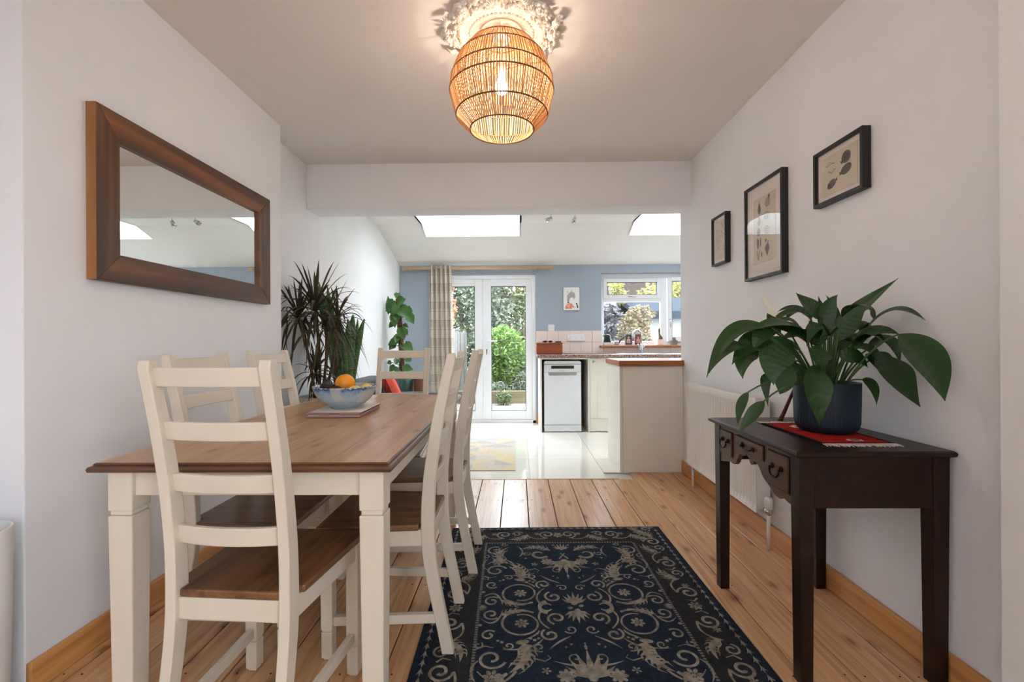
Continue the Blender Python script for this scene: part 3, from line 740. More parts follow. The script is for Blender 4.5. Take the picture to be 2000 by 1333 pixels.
# ================================================================== framed prints on the right wall
def strip_poly(pts, w):
    """2-D polyline with width -> list of quads (vertices 2-D)"""
    out = []
    for (a, b) in zip(pts, pts[1:]):
        a, b = Vector(a), Vector(b); d = b - a
        if d.length < 1e-6: continue
        n = Vector((-d.y, d.x)).normalized() * w / 2
        out.append([a + n, b + n, b - n, a - n])
    return out
def ellipse(cx, cy, rx, ry, rot=0, n=20):
    c, s = math.cos(rot), math.sin(rot)
    return [(cx + rx * math.cos(a) * c - ry * math.sin(a) * s, cy + rx * math.cos(a) * s + ry * math.sin(a) * c) for a in [2 * PI * i / n for i in range(n)]]
class Flat:
    """2-D drawing collected as polygons, laid on a plane by a map (u, v) -> xyz"""
    def __init__(s): s.p = []
    def poly(s, pts): s.p.append([tuple(q) for q in pts]); return s
    def line(s, pts, w):
        for q in strip_poly(pts, w): s.poly(q)
        return s
    def ring(s, pts, w): return s.line(list(pts) + [pts[0]], w)
    def build(s, name, mat, parent, fn):
        m = MB()
        o0 = Vector(fn(0, 0)); nrm = (Vector(fn(1, 0)) - o0).cross(Vector(fn(0, 1)) - o0).normalized()
        for i, q in enumerate(s.p): m.add([Vector(fn(*p)) + nrm * ((i % 50) * 9e-6) for p in q], [tuple(range(len(q)))])
        o = m.build(name, mat, parent); return o
def framed(name, label, y0, y1, z0, z1, bar, mount, drawer):
    cy, cz = (y0 + y1) / 2, (z0 + z1) / 2; w, h = (y1 - y0) / 2, (z1 - z0) / 2
    r = tag(empty(name, (XR, cy, cz)), label, 'picture', 'framed prints on the right wall')
    dpt = 0.036
    for bx in ((-w, w, h - bar, h), (-w, w, -h, -h + bar), (-w, -w + bar, -h + bar, h - bar), (w - bar, w, -h + bar, h - bar)):
        B(-dpt, -0.001, bx[0], bx[1], bx[2], bx[3]).build('frame_bar', 'black', r, 0.0012)
    B(-0.020, -0.018, -w + bar, w - bar, -h + bar, h - bar).build('mount', 'paper', r)
    pw_, ph_ = w - bar - mount[0], h - bar - mount[1]
    B(-0.0215, -0.020, -pw_, pw_, -ph_, ph_).build('print_sheet', 'print', r)
    # u runs left to right as seen from the room (towards the camera), v upwards
    drawer(r, pw_, ph_, lambda u, v: (-0.0222, -u, v), lambda u, v: (-0.0226, -u, v))
    B(-0.031, -0.0295, -w + bar, w - bar, -h + bar, h - bar).build('pane', 'pglass', r)
    return r
def draw_fish(r, pw_, ph_, fn, fn2):
    g = Flat(); k = Flat()
    def fish(cx, cy, L, H, rot, spots):
        c, s = math.cos(rot), math.sin(rot)
        def T(p): return (cx + p[0] * c - p[1] * s, cy + p[0] * s + p[1] * c)
        g.poly([T(p) for p in ellipse(0, 0, L, H)])
        g.poly([T(p) for p in [(-L * 0.9, H * 0.15), (-L * 1.35, H * 0.45), (-L * 1.3, -H * 0.45), (-L * 0.9, -H * 0.15)]])
        k.ring([T(p) for p in ellipse(0, 0, L, H)], 0.0014)
        k.line([T((L * 0.6, -H * 0.7)), T((L * 0.5, 0)), T((L * 0.6, H * 0.7))], 0.0012)
        k.poly([T(p) for p in ellipse(L * 0.75, H * 0.2, 0.002, 0.002, 0, 8)])
        k.line([T((-L * 0.8, 0)), T((L * 0.5, 0))], 0.0008)
        for i in range(spots):
            k.poly([T(p) for p in ellipse(random.uniform(-0.65, 0.4) * L, random.uniform(-0.6, 0.6) * H, 0.0022, 0.0018, 0, 6)])
    fish(0.042, 0.042, 0.026, 0.024, 0.5, 40)
    fish(0.042, -0.008, 0.030, 0.019, 0.25, 6)
    fish(-0.045, -0.042, 0.027, 0.017, 0.35 + PI, 6)
    k.line([(-0.075 + 0.05 * i / 12, 0.040 + 0.006 * math.sin(i * 0.25)) for i in range(13)], 0.0022)
    k.line([(-0.075, 0.040), (-0.077, 0.047), (-0.070, 0.053), (-0.055, 0.055), (-0.046, 0.052)], 0.0018)
    k.line([(-0.070 + 0.05 * i / 16, 0.010 + 0.006 * math.sin(i * 0.55)) for i in range(17)], 0.0022)
    g.build('fish_drawing', 'ink', r, fn); k.build('fish_outline', 'inkdark', r, fn2)
def draw_shells(r, pw_, ph_, fn, fn2):
    g = Flat(); k = Flat()
    def cone(cx, cy, w, h, rot=0):
        c, s = math.cos(rot), math.sin(rot); T = lambda p: (cx + p[0] * c - p[1] * s, cy + p[0] * s + p[1] * c)
        g.poly([T(p) for p in [(0, h), (w * 0.5, h * 0.35), (w, -h * 0.25), (w * 0.5, -h * 0.75), (0, -h), (-w * 0.5, -h * 0.75), (-w, -h * 0.25), (-w * 0.5, h * 0.35)]])
        for i in range(5):
            yy = h * (0.7 - i * 0.32); ww = w * (0.25 + i * 0.17)
            k.line([T((-ww, yy)), T((0, yy - 0.003)), T((ww, yy + 0.002))], 0.0016)
    def snail(cx, cy, rr):
        pts = [(cx + rr * (1 - i / 30) * math.cos(i * 0.45), cy + rr * (1 - i / 30) * math.sin(i * 0.45)) for i in range(30)]
        k.line(pts, 0.003); k.ring(ellipse(cx, cy, rr, rr * 0.92), 0.0015)
    def slim(cx, cy, w, h, rot=0):
        g.poly(ellipse(cx, cy, w, h, rot, 14)); k.ring(ellipse(cx, cy, w, h, rot, 14), 0.0012)
    cone(-0.048, 0.125, 0.017, 0.038); snail(0.035, 0.135, 0.024); snail(0.050, 0.165, 0.009)
    snail(0.028, 0.065, 0.023); cone(-0.050, 0.055, 0.020, 0.030); snail(0.030, -0.015, 0.024); slim(-0.055, -0.005, 0.016, 0.022)
    slim(-0.062, -0.070, 0.009, 0.032); slim(-0.036, -0.068, 0.005, 0.028); slim(0.018, -0.068, 0.008, 0.010); slim(0.040, -0.085, 0.004, 0.016)
    cone(0.032, -0.120, 0.024, 0.036, PI); slim(-0.066, -0.135, 0.003, 0.032, 0.25); slim(-0.050, -0.135, 0.003, 0.032, -0.25); slim(-0.025, -0.135, 0.005, 0.014)
    g.build('shell_drawing', 'ink', r, fn); k.build('shell_outline', 'inkdark', r, fn2)
def draw_small(r, pw_, ph_, fn, fn2):
    k = Flat()
    for i in range(26):
        cx = random.uniform(-pw_ * 0.75, pw_ * 0.75); cy = random.uniform(-ph_ * 0.8, ph_ * 0.85)
        if abs(cx) < pw_ * 0.2: continue
        k.poly(ellipse(cx, cy, random.uniform(0.002, 0.005), random.uniform(0.004, 0.010), random.uniform(-0.5, 0.5), 10))
    for i in range(7): k.line([(-pw_ * 0.5 + 0.012 * i, -ph_ * 0.86), (-pw_ * 0.5 + 0.012 * i + 0.008, -ph_ * 0.86)], 0.0012)
    k.build('specimen_drawing', 'ink', r, fn)
framed('picture_frame', 'small landscape print of four flatfish in a black frame, nearest the camera', 1.783, 2.077, 1.690, 1.932, 0.014, (0.028, 0.022), draw_fish)
framed('picture_frame', 'tall shell print in a black frame, largest of the three', 2.323, 2.703, 1.442, 1.977, 0.014, (0.066, 0.072), draw_shells)
framed('picture_frame', 'small upright print in a black frame above the radiator, farthest of the three', 2.947, 3.158, 1.604, 1.932, 0.012, (0.018, 0.024), draw_small)

# ================================================================== side desk
DX0, DX1, DY0, DY1, DZ = 0.868, 1.368, 1.428, 2.085, 0.748
ds = tag(empty('side_desk', ((DX0 + DX1) / 2, (DY0 + DY1) / 2, 0)), 'small dark mahogany desk with three drawers against the right wall', 'desk')
ox, oy = (DX0 + DX1) / 2, (DY0 + DY1) / 2
hx, hy = (DX1 - DX0) / 2, (DY1 - DY0) / 2
def DB(x0, x1, y0, y1, z0, z1): return B(x0 - ox, x1 - ox, y0 - oy, y1 - oy, z0, z1)
m = MB(); rows = []
for off, dz in [(0.010, 0.0), (0.002, -0.004), (0.0, -0.010), (0.003, -0.016), (0.012, -0.020)]:
    rows.append([(-hx + off, -hy + off, DZ + dz), (hx - off * 0.3, -hy + off, DZ + dz), (hx - off * 0.3, hy - off, DZ + dz), (-hx + off, hy - off, DZ + dz)])
m.grid(rows, close=True); m.f.append((0, 1, 2, 3)); m.f.append((19, 18, 17, 16))
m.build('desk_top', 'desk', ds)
bx0, bx1, by0, by1 = DX0 + 0.022, DX1 - 0.008, DY0 + 0.018, DY1 - 0.018
lgw = 0.052
for (xa, xb) in ((bx0, bx0 + lgw * 0.9), (bx1 - lgw, bx1)):
    for (ya, yb) in ((by0, by0 + lgw), (by1 - lgw, by1)):
        cx, cy = (xa + xb) / 2 - ox, (ya + yb) / 2 - oy; a = (xb - xa) / 2; b = a * 0.82
        c = (yb - ya) / 2; e = c * 0.82
        MB().add([(cx - b, cy - e, 0), (cx + b, cy - e, 0), (cx + b, cy + e, 0), (cx - b, cy + e, 0), (cx - a, cy - c, DZ - 0.02), (cx + a, cy - c, DZ - 0.02), (cx + a, cy + c, DZ - 0.02), (cx - a, cy + c, DZ - 0.02)],
                 [(0, 3, 2, 1), (4, 5, 6, 7), (0, 1, 5, 4), (1, 2, 6, 5), (2, 3, 7, 6), (3, 0, 4, 7)]).build('leg', 'desk', ds, 0.002)
DB(bx0 + 0.02, bx1 - 0.02, by0 + 0.004, by0 + 0.020, 0.565, DZ - 0.02).build('side_panel', 'desk', ds)
DB(bx0 + 0.02, bx1 - 0.02, by1 - 0.020, by1 - 0.004, 0.565, DZ - 0.02).build('side_panel', 'desk', ds)
DB(bx1 - 0.016, bx1 - 0.002, by0 + 0.02, by1 - 0.02, 0.565, DZ - 0.02).build('back_panel', 'desk', ds)
# shaped front: deep at the side drawers, an ogee arch under the middle one
ya, yb = by0 + lgw * 0.7 - oy, by1 - lgw * 0.7 - oy
L_ = yb - ya
edge = [(0.0, 0.560), (0.06, 0.560), (0.10, 0.566), (0.15, 0.556), (0.20, 0.560), (0.25, 0.575), (0.30, 0.588), (0.345, 0.600), (0.385, 0.625), (0.42, 0.640), (0.455, 0.640), (0.47, 0.628), (0.49, 0.622), (0.51, 0.626), (0.525, 0.642), (0.56, 0.652), (0.60, 0.640), (0.66, 0.640), (0.685, 0.622), (0.71, 0.600), (0.74, 0.590), (0.77, 0.592), (0.80, 0.600), (1.0, 0.604)]
edge = [(u, z if u < 0.72 else z - 0.04 * (u - 0.72) / 0.28 * 1.0) for u, z in edge]
fp = MB(); top = DZ - 0.02; xf = bx0 - ox + 0.004
for (u0, z0), (u1, z1) in zip(edge, edge[1:]):
    y0_, y1_ = ya + u0 * L_, ya + u1 * L_
    fp.add([(xf, y0_, z0), (xf, y1_, z1), (xf, y1_, top), (xf, y0_, top), (xf + 0.018, y0_, z0), (xf + 0.018, y1_, z1), (xf + 0.018, y1_, top), (xf + 0.018, y0_, top)],
           [(0, 1, 2, 3), (7, 6, 5, 4), (0, 4, 5, 1), (3, 2, 6, 7)])
fp.build('front_apron', 'desk_sheen', ds)
def drawer(y0_, y1_, z0, z1, drop):
    xd = xf - 0.001
    d = MB().box(xd - 0.006, xd + 0.004, y0_, y1_, z0, z1).build('drawer', 'desk_sheen', ds, 0.002)
    g = MB(); q = 0.0035
    g.box(xd - 0.001, xd + 0.002, y0_ - q, y1_ + q, z0 - q, z0).box(xd - 0.001, xd + 0.002, y0_ - q, y1_ + q, z1, z1 + q).box(xd - 0.001, xd + 0.002, y0_ - q, y0_, z0, z1).box(xd - 0.001, xd + 0.002, y1_, y1_ + q, z0, z1)
    g.build('cockbead_shadow_gap', 'dark', d)
    cy, cz = (y0_ + y1_) / 2, (z0 + z1) / 2 + (0.012 if drop > 0.02 else 0)
    hw_ = 0.027 if drop > 0.02 else 0.042
    for s in (-1, 1):
        MB().ball((xd - 0.009, cy + s * hw_, cz), 0.005, 0.010, 0.010, 10, 8).build('handle_rose', 'bronze', d, smooth=True)
    pts = []
    for i in range(13):
        a = PI * i / 12
        pts.append((xd - 0.016 - 0.004 * math.sin(a), cy - hw_ * math.cos(a) * (1 + 0.12 * math.sin(a * 2) ** 2), cz - drop * math.sin(a) ** 0.7))
    MB().tube(pts, 0.0036, 7).build('handle', 'bronze', d, smooth=True)
yq = lambda u: ya + u * L_
drawer(yq(0.045), yq(0.265), 0.592, 0.710, 0.032)
drawer(yq(0.325), yq(0.705), 0.660, 0.712, 0.008)
drawer(yq(0.765), yq(0.955), 0.612, 0.710, 0.032)

# ================================================================== woven mat on the desk
km = tag(empty('woven_mat', (1.139, 1.722, DZ)), 'red and black woven mat with cream fringe on the mahogany desk', 'mat')
kw, kl, kz = 0.122, 0.19, 0.004
B(-kw, kw, -kl, kl, 0.0004, kz).build('mat_ground', 'kblack', km)
B(-kw + 0.014, kw - 0.014, -kl + 0.012, kl - 0.012, kz - 0.001, kz + 0.0006).build('red_field', 'kred', km)
pat = Flat()
def stepped(cx, cy, s):
    pat.poly([(cx - 3 * s, cy - s), (cx - 3 * s, cy + s), (cx - 2 * s, cy + s), (cx - 2 * s, cy + 2 * s), (cx + 2 * s, cy + 2 * s), (cx + 2 * s, cy + s), (cx + 3 * s, cy + s), (cx + 3 * s, cy - s), (cx + 2 * s, cy - s), (cx + 2 * s, cy - 2 * s), (cx - 2 * s, cy - 2 * s), (cx - 2 * s, cy - s)])
stepped(0, 0.10, 0.017); stepped(0.02, -0.145, 0.009)
pat.build('white_motif', 'kwhite', km, lambda u, v: (u, v, kz + 0.0010))
pat2 = Flat()
def st2(cx, cy, s): pat2.poly([(cx - 2 * s, cy - s), (cx - 2 * s, cy + s), (cx + 2 * s, cy + s), (cx + 2 * s, cy - s)])
st2(0, 0.10, 0.015); st2(0.02, -0.145, 0.0075); st2(-0.07, 0.02, 0.006)
pat2.build('black_motif', 'kblack', km, lambda u, v: (u, v, kz + 0.0014))
for s in (-1, 1):
    fr = MB()
    for i in range(34):
        xx = -kw + 2 * kw * (i + 0.5) / 34; ln = random.uniform(0.028, 0.040); dx = random.uniform(-0.006, 0.006)
        fr.tube([(xx, s * kl, 0.003), (xx + dx * 0.4, s * (kl + ln * 0.5), 0.0035), (xx + dx, s * (kl + ln), 0.002)], 0.0021, 5)
    stuff(fr.build('fringe', 'kwhite', km, smooth=True))

# ================================================================== peace lily
PC = Vector((1.175, 1.745, DZ + 0.0046))
pl = tag(empty('peace_lily', PC), 'peace lily with broad glossy dark leaves in a ribbed navy pot on the desk', 'potted plant')
rib = []
seg = 120
for r, z in [(0.070, 0.0), (0.088, 0.003), (0.101, 0.016), (0.106, 0.035), (0.108, 0.10), (0.109, 0.182)]:
    rib.append([((r - (0.0016 if (k % 2) else 0)) * math.cos(2 * PI * k / seg), (r - (0.0016 if (k % 2) else 0)) * math.sin(2 * PI * k / seg), z) for k in range(seg)])
for r, z in [(0.109, 0.186), (0.104, 0.186), (0.101, 0.16)]:
    rib.append([(r * math.cos(2 * PI * k / seg), r * math.sin(2 * PI * k / seg), z) for k in range(seg)])
m = MB().grid(rib, close=True); m.f.append(tuple(range(seg))[::-1])
m.build('plant_pot', 'bluepot', pl, smooth=True, angle=35)
MB().lathe([(0.1015, 0.150), (0.1015, 0.165), (0.05, 0.172), (0.001, 0.174)], 24).build('soil', 'soil', pl, smooth=True)

def leaf_mesh(p0, pm, p2, w, hint, nrm_fold=0.25, corr=0.0, shape=0.9, n=40, twist=0.0):
    """leaf blade along a curve, folded a little at the midrib, with shallow side veins"""
    path = through(p0, pm, p2, n); rows = []
    hint = Vector(hint)
    for i, p in enumerate(path):
        t = (path[min(i + 1, n)] - path[max(i - 1, 0)])
        if t.length < 1e-6: t = Vector((0, 0, 1))
        t.normalize()
        s = t.cross(hint)
        if s.length < 0.05: s = t.cross(Vector((0.3, 0.2, 1)))
        s.normalize(); nn = s.cross(t).normalized()
        if nn.dot(hint) < 0: nn = -nn
        k = i / n
        ww = w / 2 * (math.sin(PI * min(1, k ** 0.82)) ** 1.0 * (1.06 - 0.12 * k) if 0 < k < 1 else 0.02)
        ww = max(ww, 0.0012)
        if twist:
            s = (Matrix.Rotation(twist * k, 3, t) @ s); nn = (Matrix.Rotation(twist * k, 3, t) @ nn)
        row = []
        for j in range(-3, 4):
            u = j / 3
            off = nn * (abs(u) * ww * nrm_fold + corr * math.sin((k * 9 - abs(u) * 1.3) * 2 * PI) * abs(u) * (1 - abs(u)) * 4 * (1 if 0.08 < k < 0.95 else 0))
            row.append(p + s * (u * ww) + off)
        rows.append(row)
    return rows
LEAVES = [
 # base, middle, tip, width, hint
 ((1.065, 1.64, 1.007), (1.039, 1.59, 0.921), (1.043, 1.585, 0.802), 0.098, (0, -1, 0.35)),
 ((0.986, 1.64, 1.09), (0.9, 1.6, 1.038), (0.882, 1.575, 0.944), 0.115, (-0.25, -1, 0.3)),
 ((1.245, 1.5, 1.115), (1.281, 1.445, 1.032), (1.301, 1.4, 0.91), 0.150, (0.1, -1, 0.45)),
 ((1.293, 1.62, 1.048), (1.285, 1.56, 0.975), (1.315, 1.5, 0.877), 0.120, (0.0, -1, 0.6)),
 ((1.281, 1.68, 1.138), (1.314, 1.6, 1.2), (1.35, 1.52, 1.161), 0.062, (-0.1, -0.5, 1)),
 ((1.21, 1.72, 1.159), (1.264, 1.69, 1.217), (1.337, 1.61, 1.313), 0.055, (-0.6, -0.7, 0.6)),
 ((1.214, 1.66, 1.064), (1.24, 1.6, 1.119), (1.273, 1.53, 1.115), 0.085, (-0.2, -0.7, 0.9)),
 ((1.184, 1.7, 1.09), (1.221, 1.69, 1.164), (1.269, 1.66, 1.225), 0.075, (-0.5, -1, 0.4)),
 ((1.149, 1.72, 1.177), (1.101, 1.725, 1.221), (1.06, 1.74, 1.277), 0.088, (0.3, -1, 0.5)),
 ((1.155, 1.72, 1.115), (1.161, 1.715, 1.207), (1.189, 1.7, 1.265), 0.060, (-0.3, -1, 0.2)),
 ((1.2, 1.73, 1.122), (1.201, 1.735, 1.198), (1.172, 1.74, 1.268), 0.042, (0.2, -1, 0.2)),
 ((1.118, 1.75, 1.192), (1.078, 1.78, 1.223), (1.024, 1.8, 1.21), 0.040, (0, -0.6, 1)),
 ((1.067, 1.68, 1.109), (0.933, 1.62, 1.157), (0.804, 1.6, 1.125), 0.070, (0, -0.5, 1)),
 ((0.902, 1.64, 1.139), (0.752, 1.59, 1.126), (0.646, 1.56, 0.972), 0.062, (-0.5, -0.8, 0.7)),
 ((0.809, 1.62, 1.074), (0.714, 1.57, 1.069), (0.65, 1.55, 0.987), 0.060, (-0.4, -0.8, 0.7)),
 ((0.931, 1.66, 1.107), (0.832, 1.62, 1.089), (0.751, 1.6, 1.014), 0.085, (-0.3, -0.9, 0.7)),
 ((0.893, 1.68, 1.054), (0.826, 1.66, 1.034), (0.813, 1.65, 0.959), 0.070, (-0.6, -0.8, 0.3)),
 ((0.813, 1.61, 0.917), (0.782, 1.6, 0.868), (0.765, 1.59, 0.803), 0.034, (-0.7, -0.7, 0.2)),
 ((0.841, 1.56, 0.891), (0.795, 1.55, 0.846), (0.746, 1.545, 0.783), 0.042, (-0.5, -0.8, 0.4)),
 ((0.968, 1.64, 1.025), (0.94, 1.615, 0.954), (0.916, 1.6, 0.909), 0.070, (-0.3, -1, 0.2)),
 ((1.246, 1.66, 0.954), (1.267, 1.64, 0.93), (1.267, 1.62, 0.868), 0.046, (0.1, -0.9, 0.4)),
 ((1.109, 1.69, 1.073), (1.098, 1.69, 1.125), (1.083, 1.7, 1.169), 0.092, (0.1, -1, 0.1)),
 ((1.101, 1.65, 1.069), (1.078, 1.63, 1.037), (1.086, 1.615, 1.001), 0.085, (0, -1, 0.3)),
 ((1.065, 1.67, 1.072), (0.998, 1.64, 1.124), (0.897, 1.62, 1.145), 0.090, (0, -0.9, 0.9)),
 ((0.979, 1.7, 1.122), (0.945, 1.7, 1.166), (0.929, 1.7, 1.198), 0.055, (0.2, -1, 0.4)),
 ((0.909, 1.63, 1.14), (0.859, 1.61, 1.116), (0.827, 1.6, 1.064), 0.060, (-0.5, -0.9, 0.3)),
 ((1.01, 1.66, 1.024), (0.962, 1.64, 1.007), (0.92, 1.63, 0.953), 0.080, (-0.2, -1, 0.4)),
 ((1.167, 1.65, 1.023), (1.202, 1.64, 1.036), (1.237, 1.62, 1.0), 0.075, (0, -0.9, 0.7)),
 ((1.27, 1.65, 1.047), (1.276, 1.62, 1.024), (1.287, 1.59, 0.949), 0.090, (0, -0.9, 0.6)),
 ((1.047, 1.68, 1.004), (1.016, 1.67, 0.974), (0.991, 1.66, 0.926), 0.070, (-0.2, -1, 0.2)),
 ((1.217, 1.72, 1.058), (1.233, 1.725, 1.102), (1.271, 1.73, 1.102), 0.060, (0, -0.8, 0.8)),
 ((0.934, 1.7, 0.966), (0.922, 1.7, 0.941), (0.925, 1.69, 0.854), 0.036, (-0.5, -0.8, 0.1)),
 ((1.188, 1.8, 1.09), (1.181, 1.85, 1.137), (1.157, 1.9, 1.111), 0.090, (0, -0.3, 1)),
 ((1.267, 1.8, 1.089), (1.343, 1.85, 1.123), (1.414, 1.9, 1.074), 0.090, (0, -0.3, 1)),
 ((1.214, 1.78, 1.109), (1.221, 1.82, 1.17), (1.209, 1.84, 1.273), 0.075, (0.2, -1, 0.3)),
]
for k in range(16):                              # shorter inner leaves
    a = k * 2.4 + 0.5; rr = random.uniform(0.05, 0.12); hz = random.uniform(0.10, 0.27)
    b0 = PC + Vector((rr * math.cos(a), rr * math.sin(a) * 0.8 - 0.02, 0.165 + hz)); out = Vector((math.cos(a), math.sin(a), 0))
    q1 = b0 + out * 0.06 + Vector((0, 0, 0.035)); q2 = b0 + out * random.uniform(0.11, 0.15) + Vector((0, 0, random.uniform(-0.06, 0.03)))
    for q in (b0, q1, q2): q.x = min(q.x, 1.335)
    LEAVES.append((tuple(b0), tuple(q1), tuple(q2), random.uniform(0.045, 0.07), (-out.x * 0.3, -0.5, 1)))
for i, (p0, pm, p2, w_, hint) in enumerate(LEAVES):
    rows = leaf_mesh(p0, pm, p2, w_, hint, 0.22, 0.0034 if w_ > 0.07 else 0.0010)
    p0v = Vector(p0)
    start = PC + Vector((max(-0.06, min(0.06, (p0v.x - PC.x) * 0.3)), max(-0.06, min(0.06, (p0v.y - PC.y) * 0.3)), 0.165))
    midp = (start + p0v) / 2 + Vector((0, 0, 0.25 * (p0v - start).length * (0.6 if p0v.z > start.z else 1.0)))
    midp = (start * 0.5 + p0v * 0.5) + Vector((0, 0, 0.12 * (p0v - start).length))
    m = MB().grid([[(min(q.x, 1.372) - PC.x, q.y - PC.y, q.z - PC.z) for q in r] for r in rows])
    lf = m.build('leaf', 'lily', pl, smooth=True)
    st = MB().tube([q - PC for q in through(start, midp, p0v, 8)], [0.0042 - 0.0002 * k for k in range(9)], 6)
    st.build('leaf_stalk', 'lilystem', lf, smooth=True)
rows = leaf_mesh((0.938, 1.66, 1.183), (0.905, 1.66, 1.22), (0.885, 1.66, 1.27), 0.030, (0.3, -1, 0), 0.5)
sp_ = MB().grid([[tuple(q - PC) for q in r] for r in rows]).build('flower', 'spathe', pl, smooth=True)
MB().tube([q - PC for q in through(PC + Vector((-0.03, 0, 0.165)), (1.022, 1.7, 1.11), (0.938, 1.66, 1.183), 8)], 0.003, 6).build('flower_stalk', 'lilystem', sp_, smooth=True)
MB().tube([q - PC for q in through((1.121, 1.955, 0.754), (1.117, 1.9, 0.824), (1.107, 1.82, 0.922), 8)], [0.010, 0.0085, 0.008, 0.0075, 0.007, 0.0065, 0.006, 0.0055, 0.005], 8).build('dry_stem', 'drystem', pl, smooth=True)

# ================================================================== radiator
rad = tag(empty('radiator', (1.31, 2.945, 0)), 'white ribbed panel radiator on the right wall behind the desk', 'radiator')
RY0, RY1, RZ0, RZ1 = -0.495, 0.495, 0.168, 0.785
rows = []
nf = 27; n = nf * 8
for (z, amp, inset) in [(RZ0, 0.0, 0.012), (RZ0 + 0.004, 0.0, 0.0), (RZ0 + 0.03, 0.0, 0.0), (RZ0 + 0.055, 1, 0.0), (RZ1 - 0.055, 1, 0.0), (RZ1 - 0.03, 0.0, 0.0), (RZ1 - 0.004, 0.0, 0.0), (RZ1, 0.0, 0.012)]:
    row = []
    for i in range(n + 1):
        y = RY0 + (RY1 - RY0) * i / n
        ph = (i % 8) / 8
        c = 0.5 - 0.5 * math.cos(2 * PI * ph)
        row.append((-0.036 + inset + amp * 0.013 * (c ** 0.7), y, z))
    rows.append(row)
MB().grid(rows).build('front_panel', 'white', rad, smooth=True, angle=50)
MB().box(0.030, 0.042, RY0 + 0.01, RY1 - 0.01, RZ0, RZ1 - 0.01).build('back_panel', 'white', rad, 0.003)
for s in (-1, 1):
    yy = s * 0.490
    B(-0.034, 0.042, yy - 0.003, yy + 0.003, RZ0 + 0.02, RZ1 - 0.005).build('side_cover', 'white', rad, 0.002)
tg = MB()
for i in range(33):
    yy = RY0 + 0.03 + i * 0.029
    tg.box(-0.028, 0.036, yy, yy + 0.012, RZ1 - 0.004, RZ1 - 0.001)
tg.box(-0.034, -0.026, RY0 + 0.005, RY1 - 0.005, RZ1 - 0.006, RZ1).box(0.034, 0.042, RY0 + 0.005, RY1 - 0.005, RZ1 - 0.006, RZ1)
stuff(tg.build('top_grille', 'white', rad))
MB().tube([(0.0, RY0 - 0.004, 0.20), (0.0, RY0 - 0.04, 0.20), (0.0, RY0 - 0.055, 0.185), (0.0, RY0 - 0.055, 0.0)], [0.011, 0.011, 0.010, 0.0085], 10).build('supply_pipe', 'white', rad, smooth=True)
MB().tube([(0.0, RY0 - 0.03, 0.20), (0.0, RY0 - 0.065, 0.20)], 0.019, 12).build('valve_body', 'chrome', rad, smooth=True)
MB().lathe([(0.012, 0.0), (0.020, 0.004), (0.021, 0.05), (0.016, 0.062)], 14, (0, RY0 - 0.055, 0.212)).build('valve_cap', 'plastic', rad, smooth=True)
MB().tube([(0.0, RY1 - 0.02, 0.17), (0.0, RY1 - 0.02, 0.0)], 0.009, 10).build('return_pipe', 'white', rad, smooth=True)
for yy in (-0.35, 0.35): B(0.04, 0.069, yy - 0.015, yy + 0.015, 0.3, 0.7).build('wall_bracket', 'white', rad)

# ================================================================== sockets
def socket(nm, lb, loc, rz, w, h, gangs, cat='socket'):
    """face looks to -y before turning"""
    r = tag(empty(nm, loc, rz), lb, cat)
    B(-w / 2, w / 2, -0.010, 0, -h / 2, h / 2).build('face_plate', 'plastic', r, 0.004)
    for g in range(gangs):
        gx = -w / 2 + w * (g + 0.5) / gangs if gangs > 1 else 0.0
        if gangs == 2: gx = (-1 if g == 0 else 1) * w * 0.30
        B(gx - 0.002, gx + 0.002, -0.0106, -0.008, 0.006, 0.016).build('pin_hole', 'dark', r)
        for s in (-1, 1): B(gx + s * 0.011 - 0.0035, gx + s * 0.011 + 0.0035, -0.0106, -0.008, -0.016, -0.012).build('pin_hole', 'dark', r)
        sx = gx + (0.026 if g == 0 else -0.026) if gangs == 2 else gx + 0.018
        B(sx - 0.006, sx + 0.006, -0.0135, -0.009, -0.004, 0.018).build('rocker_switch', 'plastic', r, 0.0015)
    return r
socket('wall_socket', 'white double plug socket low on the right wall beneath the desk', (XR - 0.0005, 1.677, 0.549), -PI / 2, 0.146, 0.086, 2)

# ================================================================== slim bin at the left edge
bn = tag(empty('tall_bin', (-1.558, 1.24, 0)), 'tall white rounded bin with dark inside and grip recess, left edge', 'bin')
def rrect(w, d, r, n=6):
    pts = []
    for cx, cy, a0 in ((w - r, d - r, 0), (-w + r, d - r, 90), (-w + r, -d + r, 180), (w - r, -d + r, 270)):
        for i in range(n + 1):
            a = math.radians(a0 + 90 * i / n); pts.append((cx + r * math.cos(a), cy + r * math.sin(a)))
    return pts
rows = []
for w_, d_, z in ((0.090, 0.086, 0), (0.097, 0.093, 0.006), (0.100, 0.10, 0.30), (0.102, 0.104, 0.566), (0.101, 0.103, 0.571), (0.098, 0.099, 0.571), (0.095, 0.096, 0.55), (0.088, 0.088, 0.03)):
    rows.append([(p[0], p[1], z) for p in rrect(w_, d_, 0.080, 10)])
m = MB().grid(rows, close=True); nn_ = len(rows[0]); m.f.append(tuple(range(nn_))[::-1])
m.build('bin_body', 'plastic', bn, smooth=True, angle=50)
MB().prism(rrect(0.093, 0.093, 0.078, 10), 'z', 0.50, 0.545).build('liner', 'dark', bn)
gp = [(0.052 * math.cos(a), 0.018 * math.sin(a)) for a in [2 * PI * i / 24 for i in range(24)]]
rows = [[(0.02 + p[0] * k, -0.1035 + dy, 0.515 + p[1] * k) for p in gp] for k, dy in ((1.0, 0.0), (1.06, -0.002), (1.0, -0.003), (0.9, 0.000))]
m = MB().grid(rows, close=True); m.f.append(tuple(72 + i for i in range(24)))
m.build('grip_recess', 'plastic', bn, smooth=True)

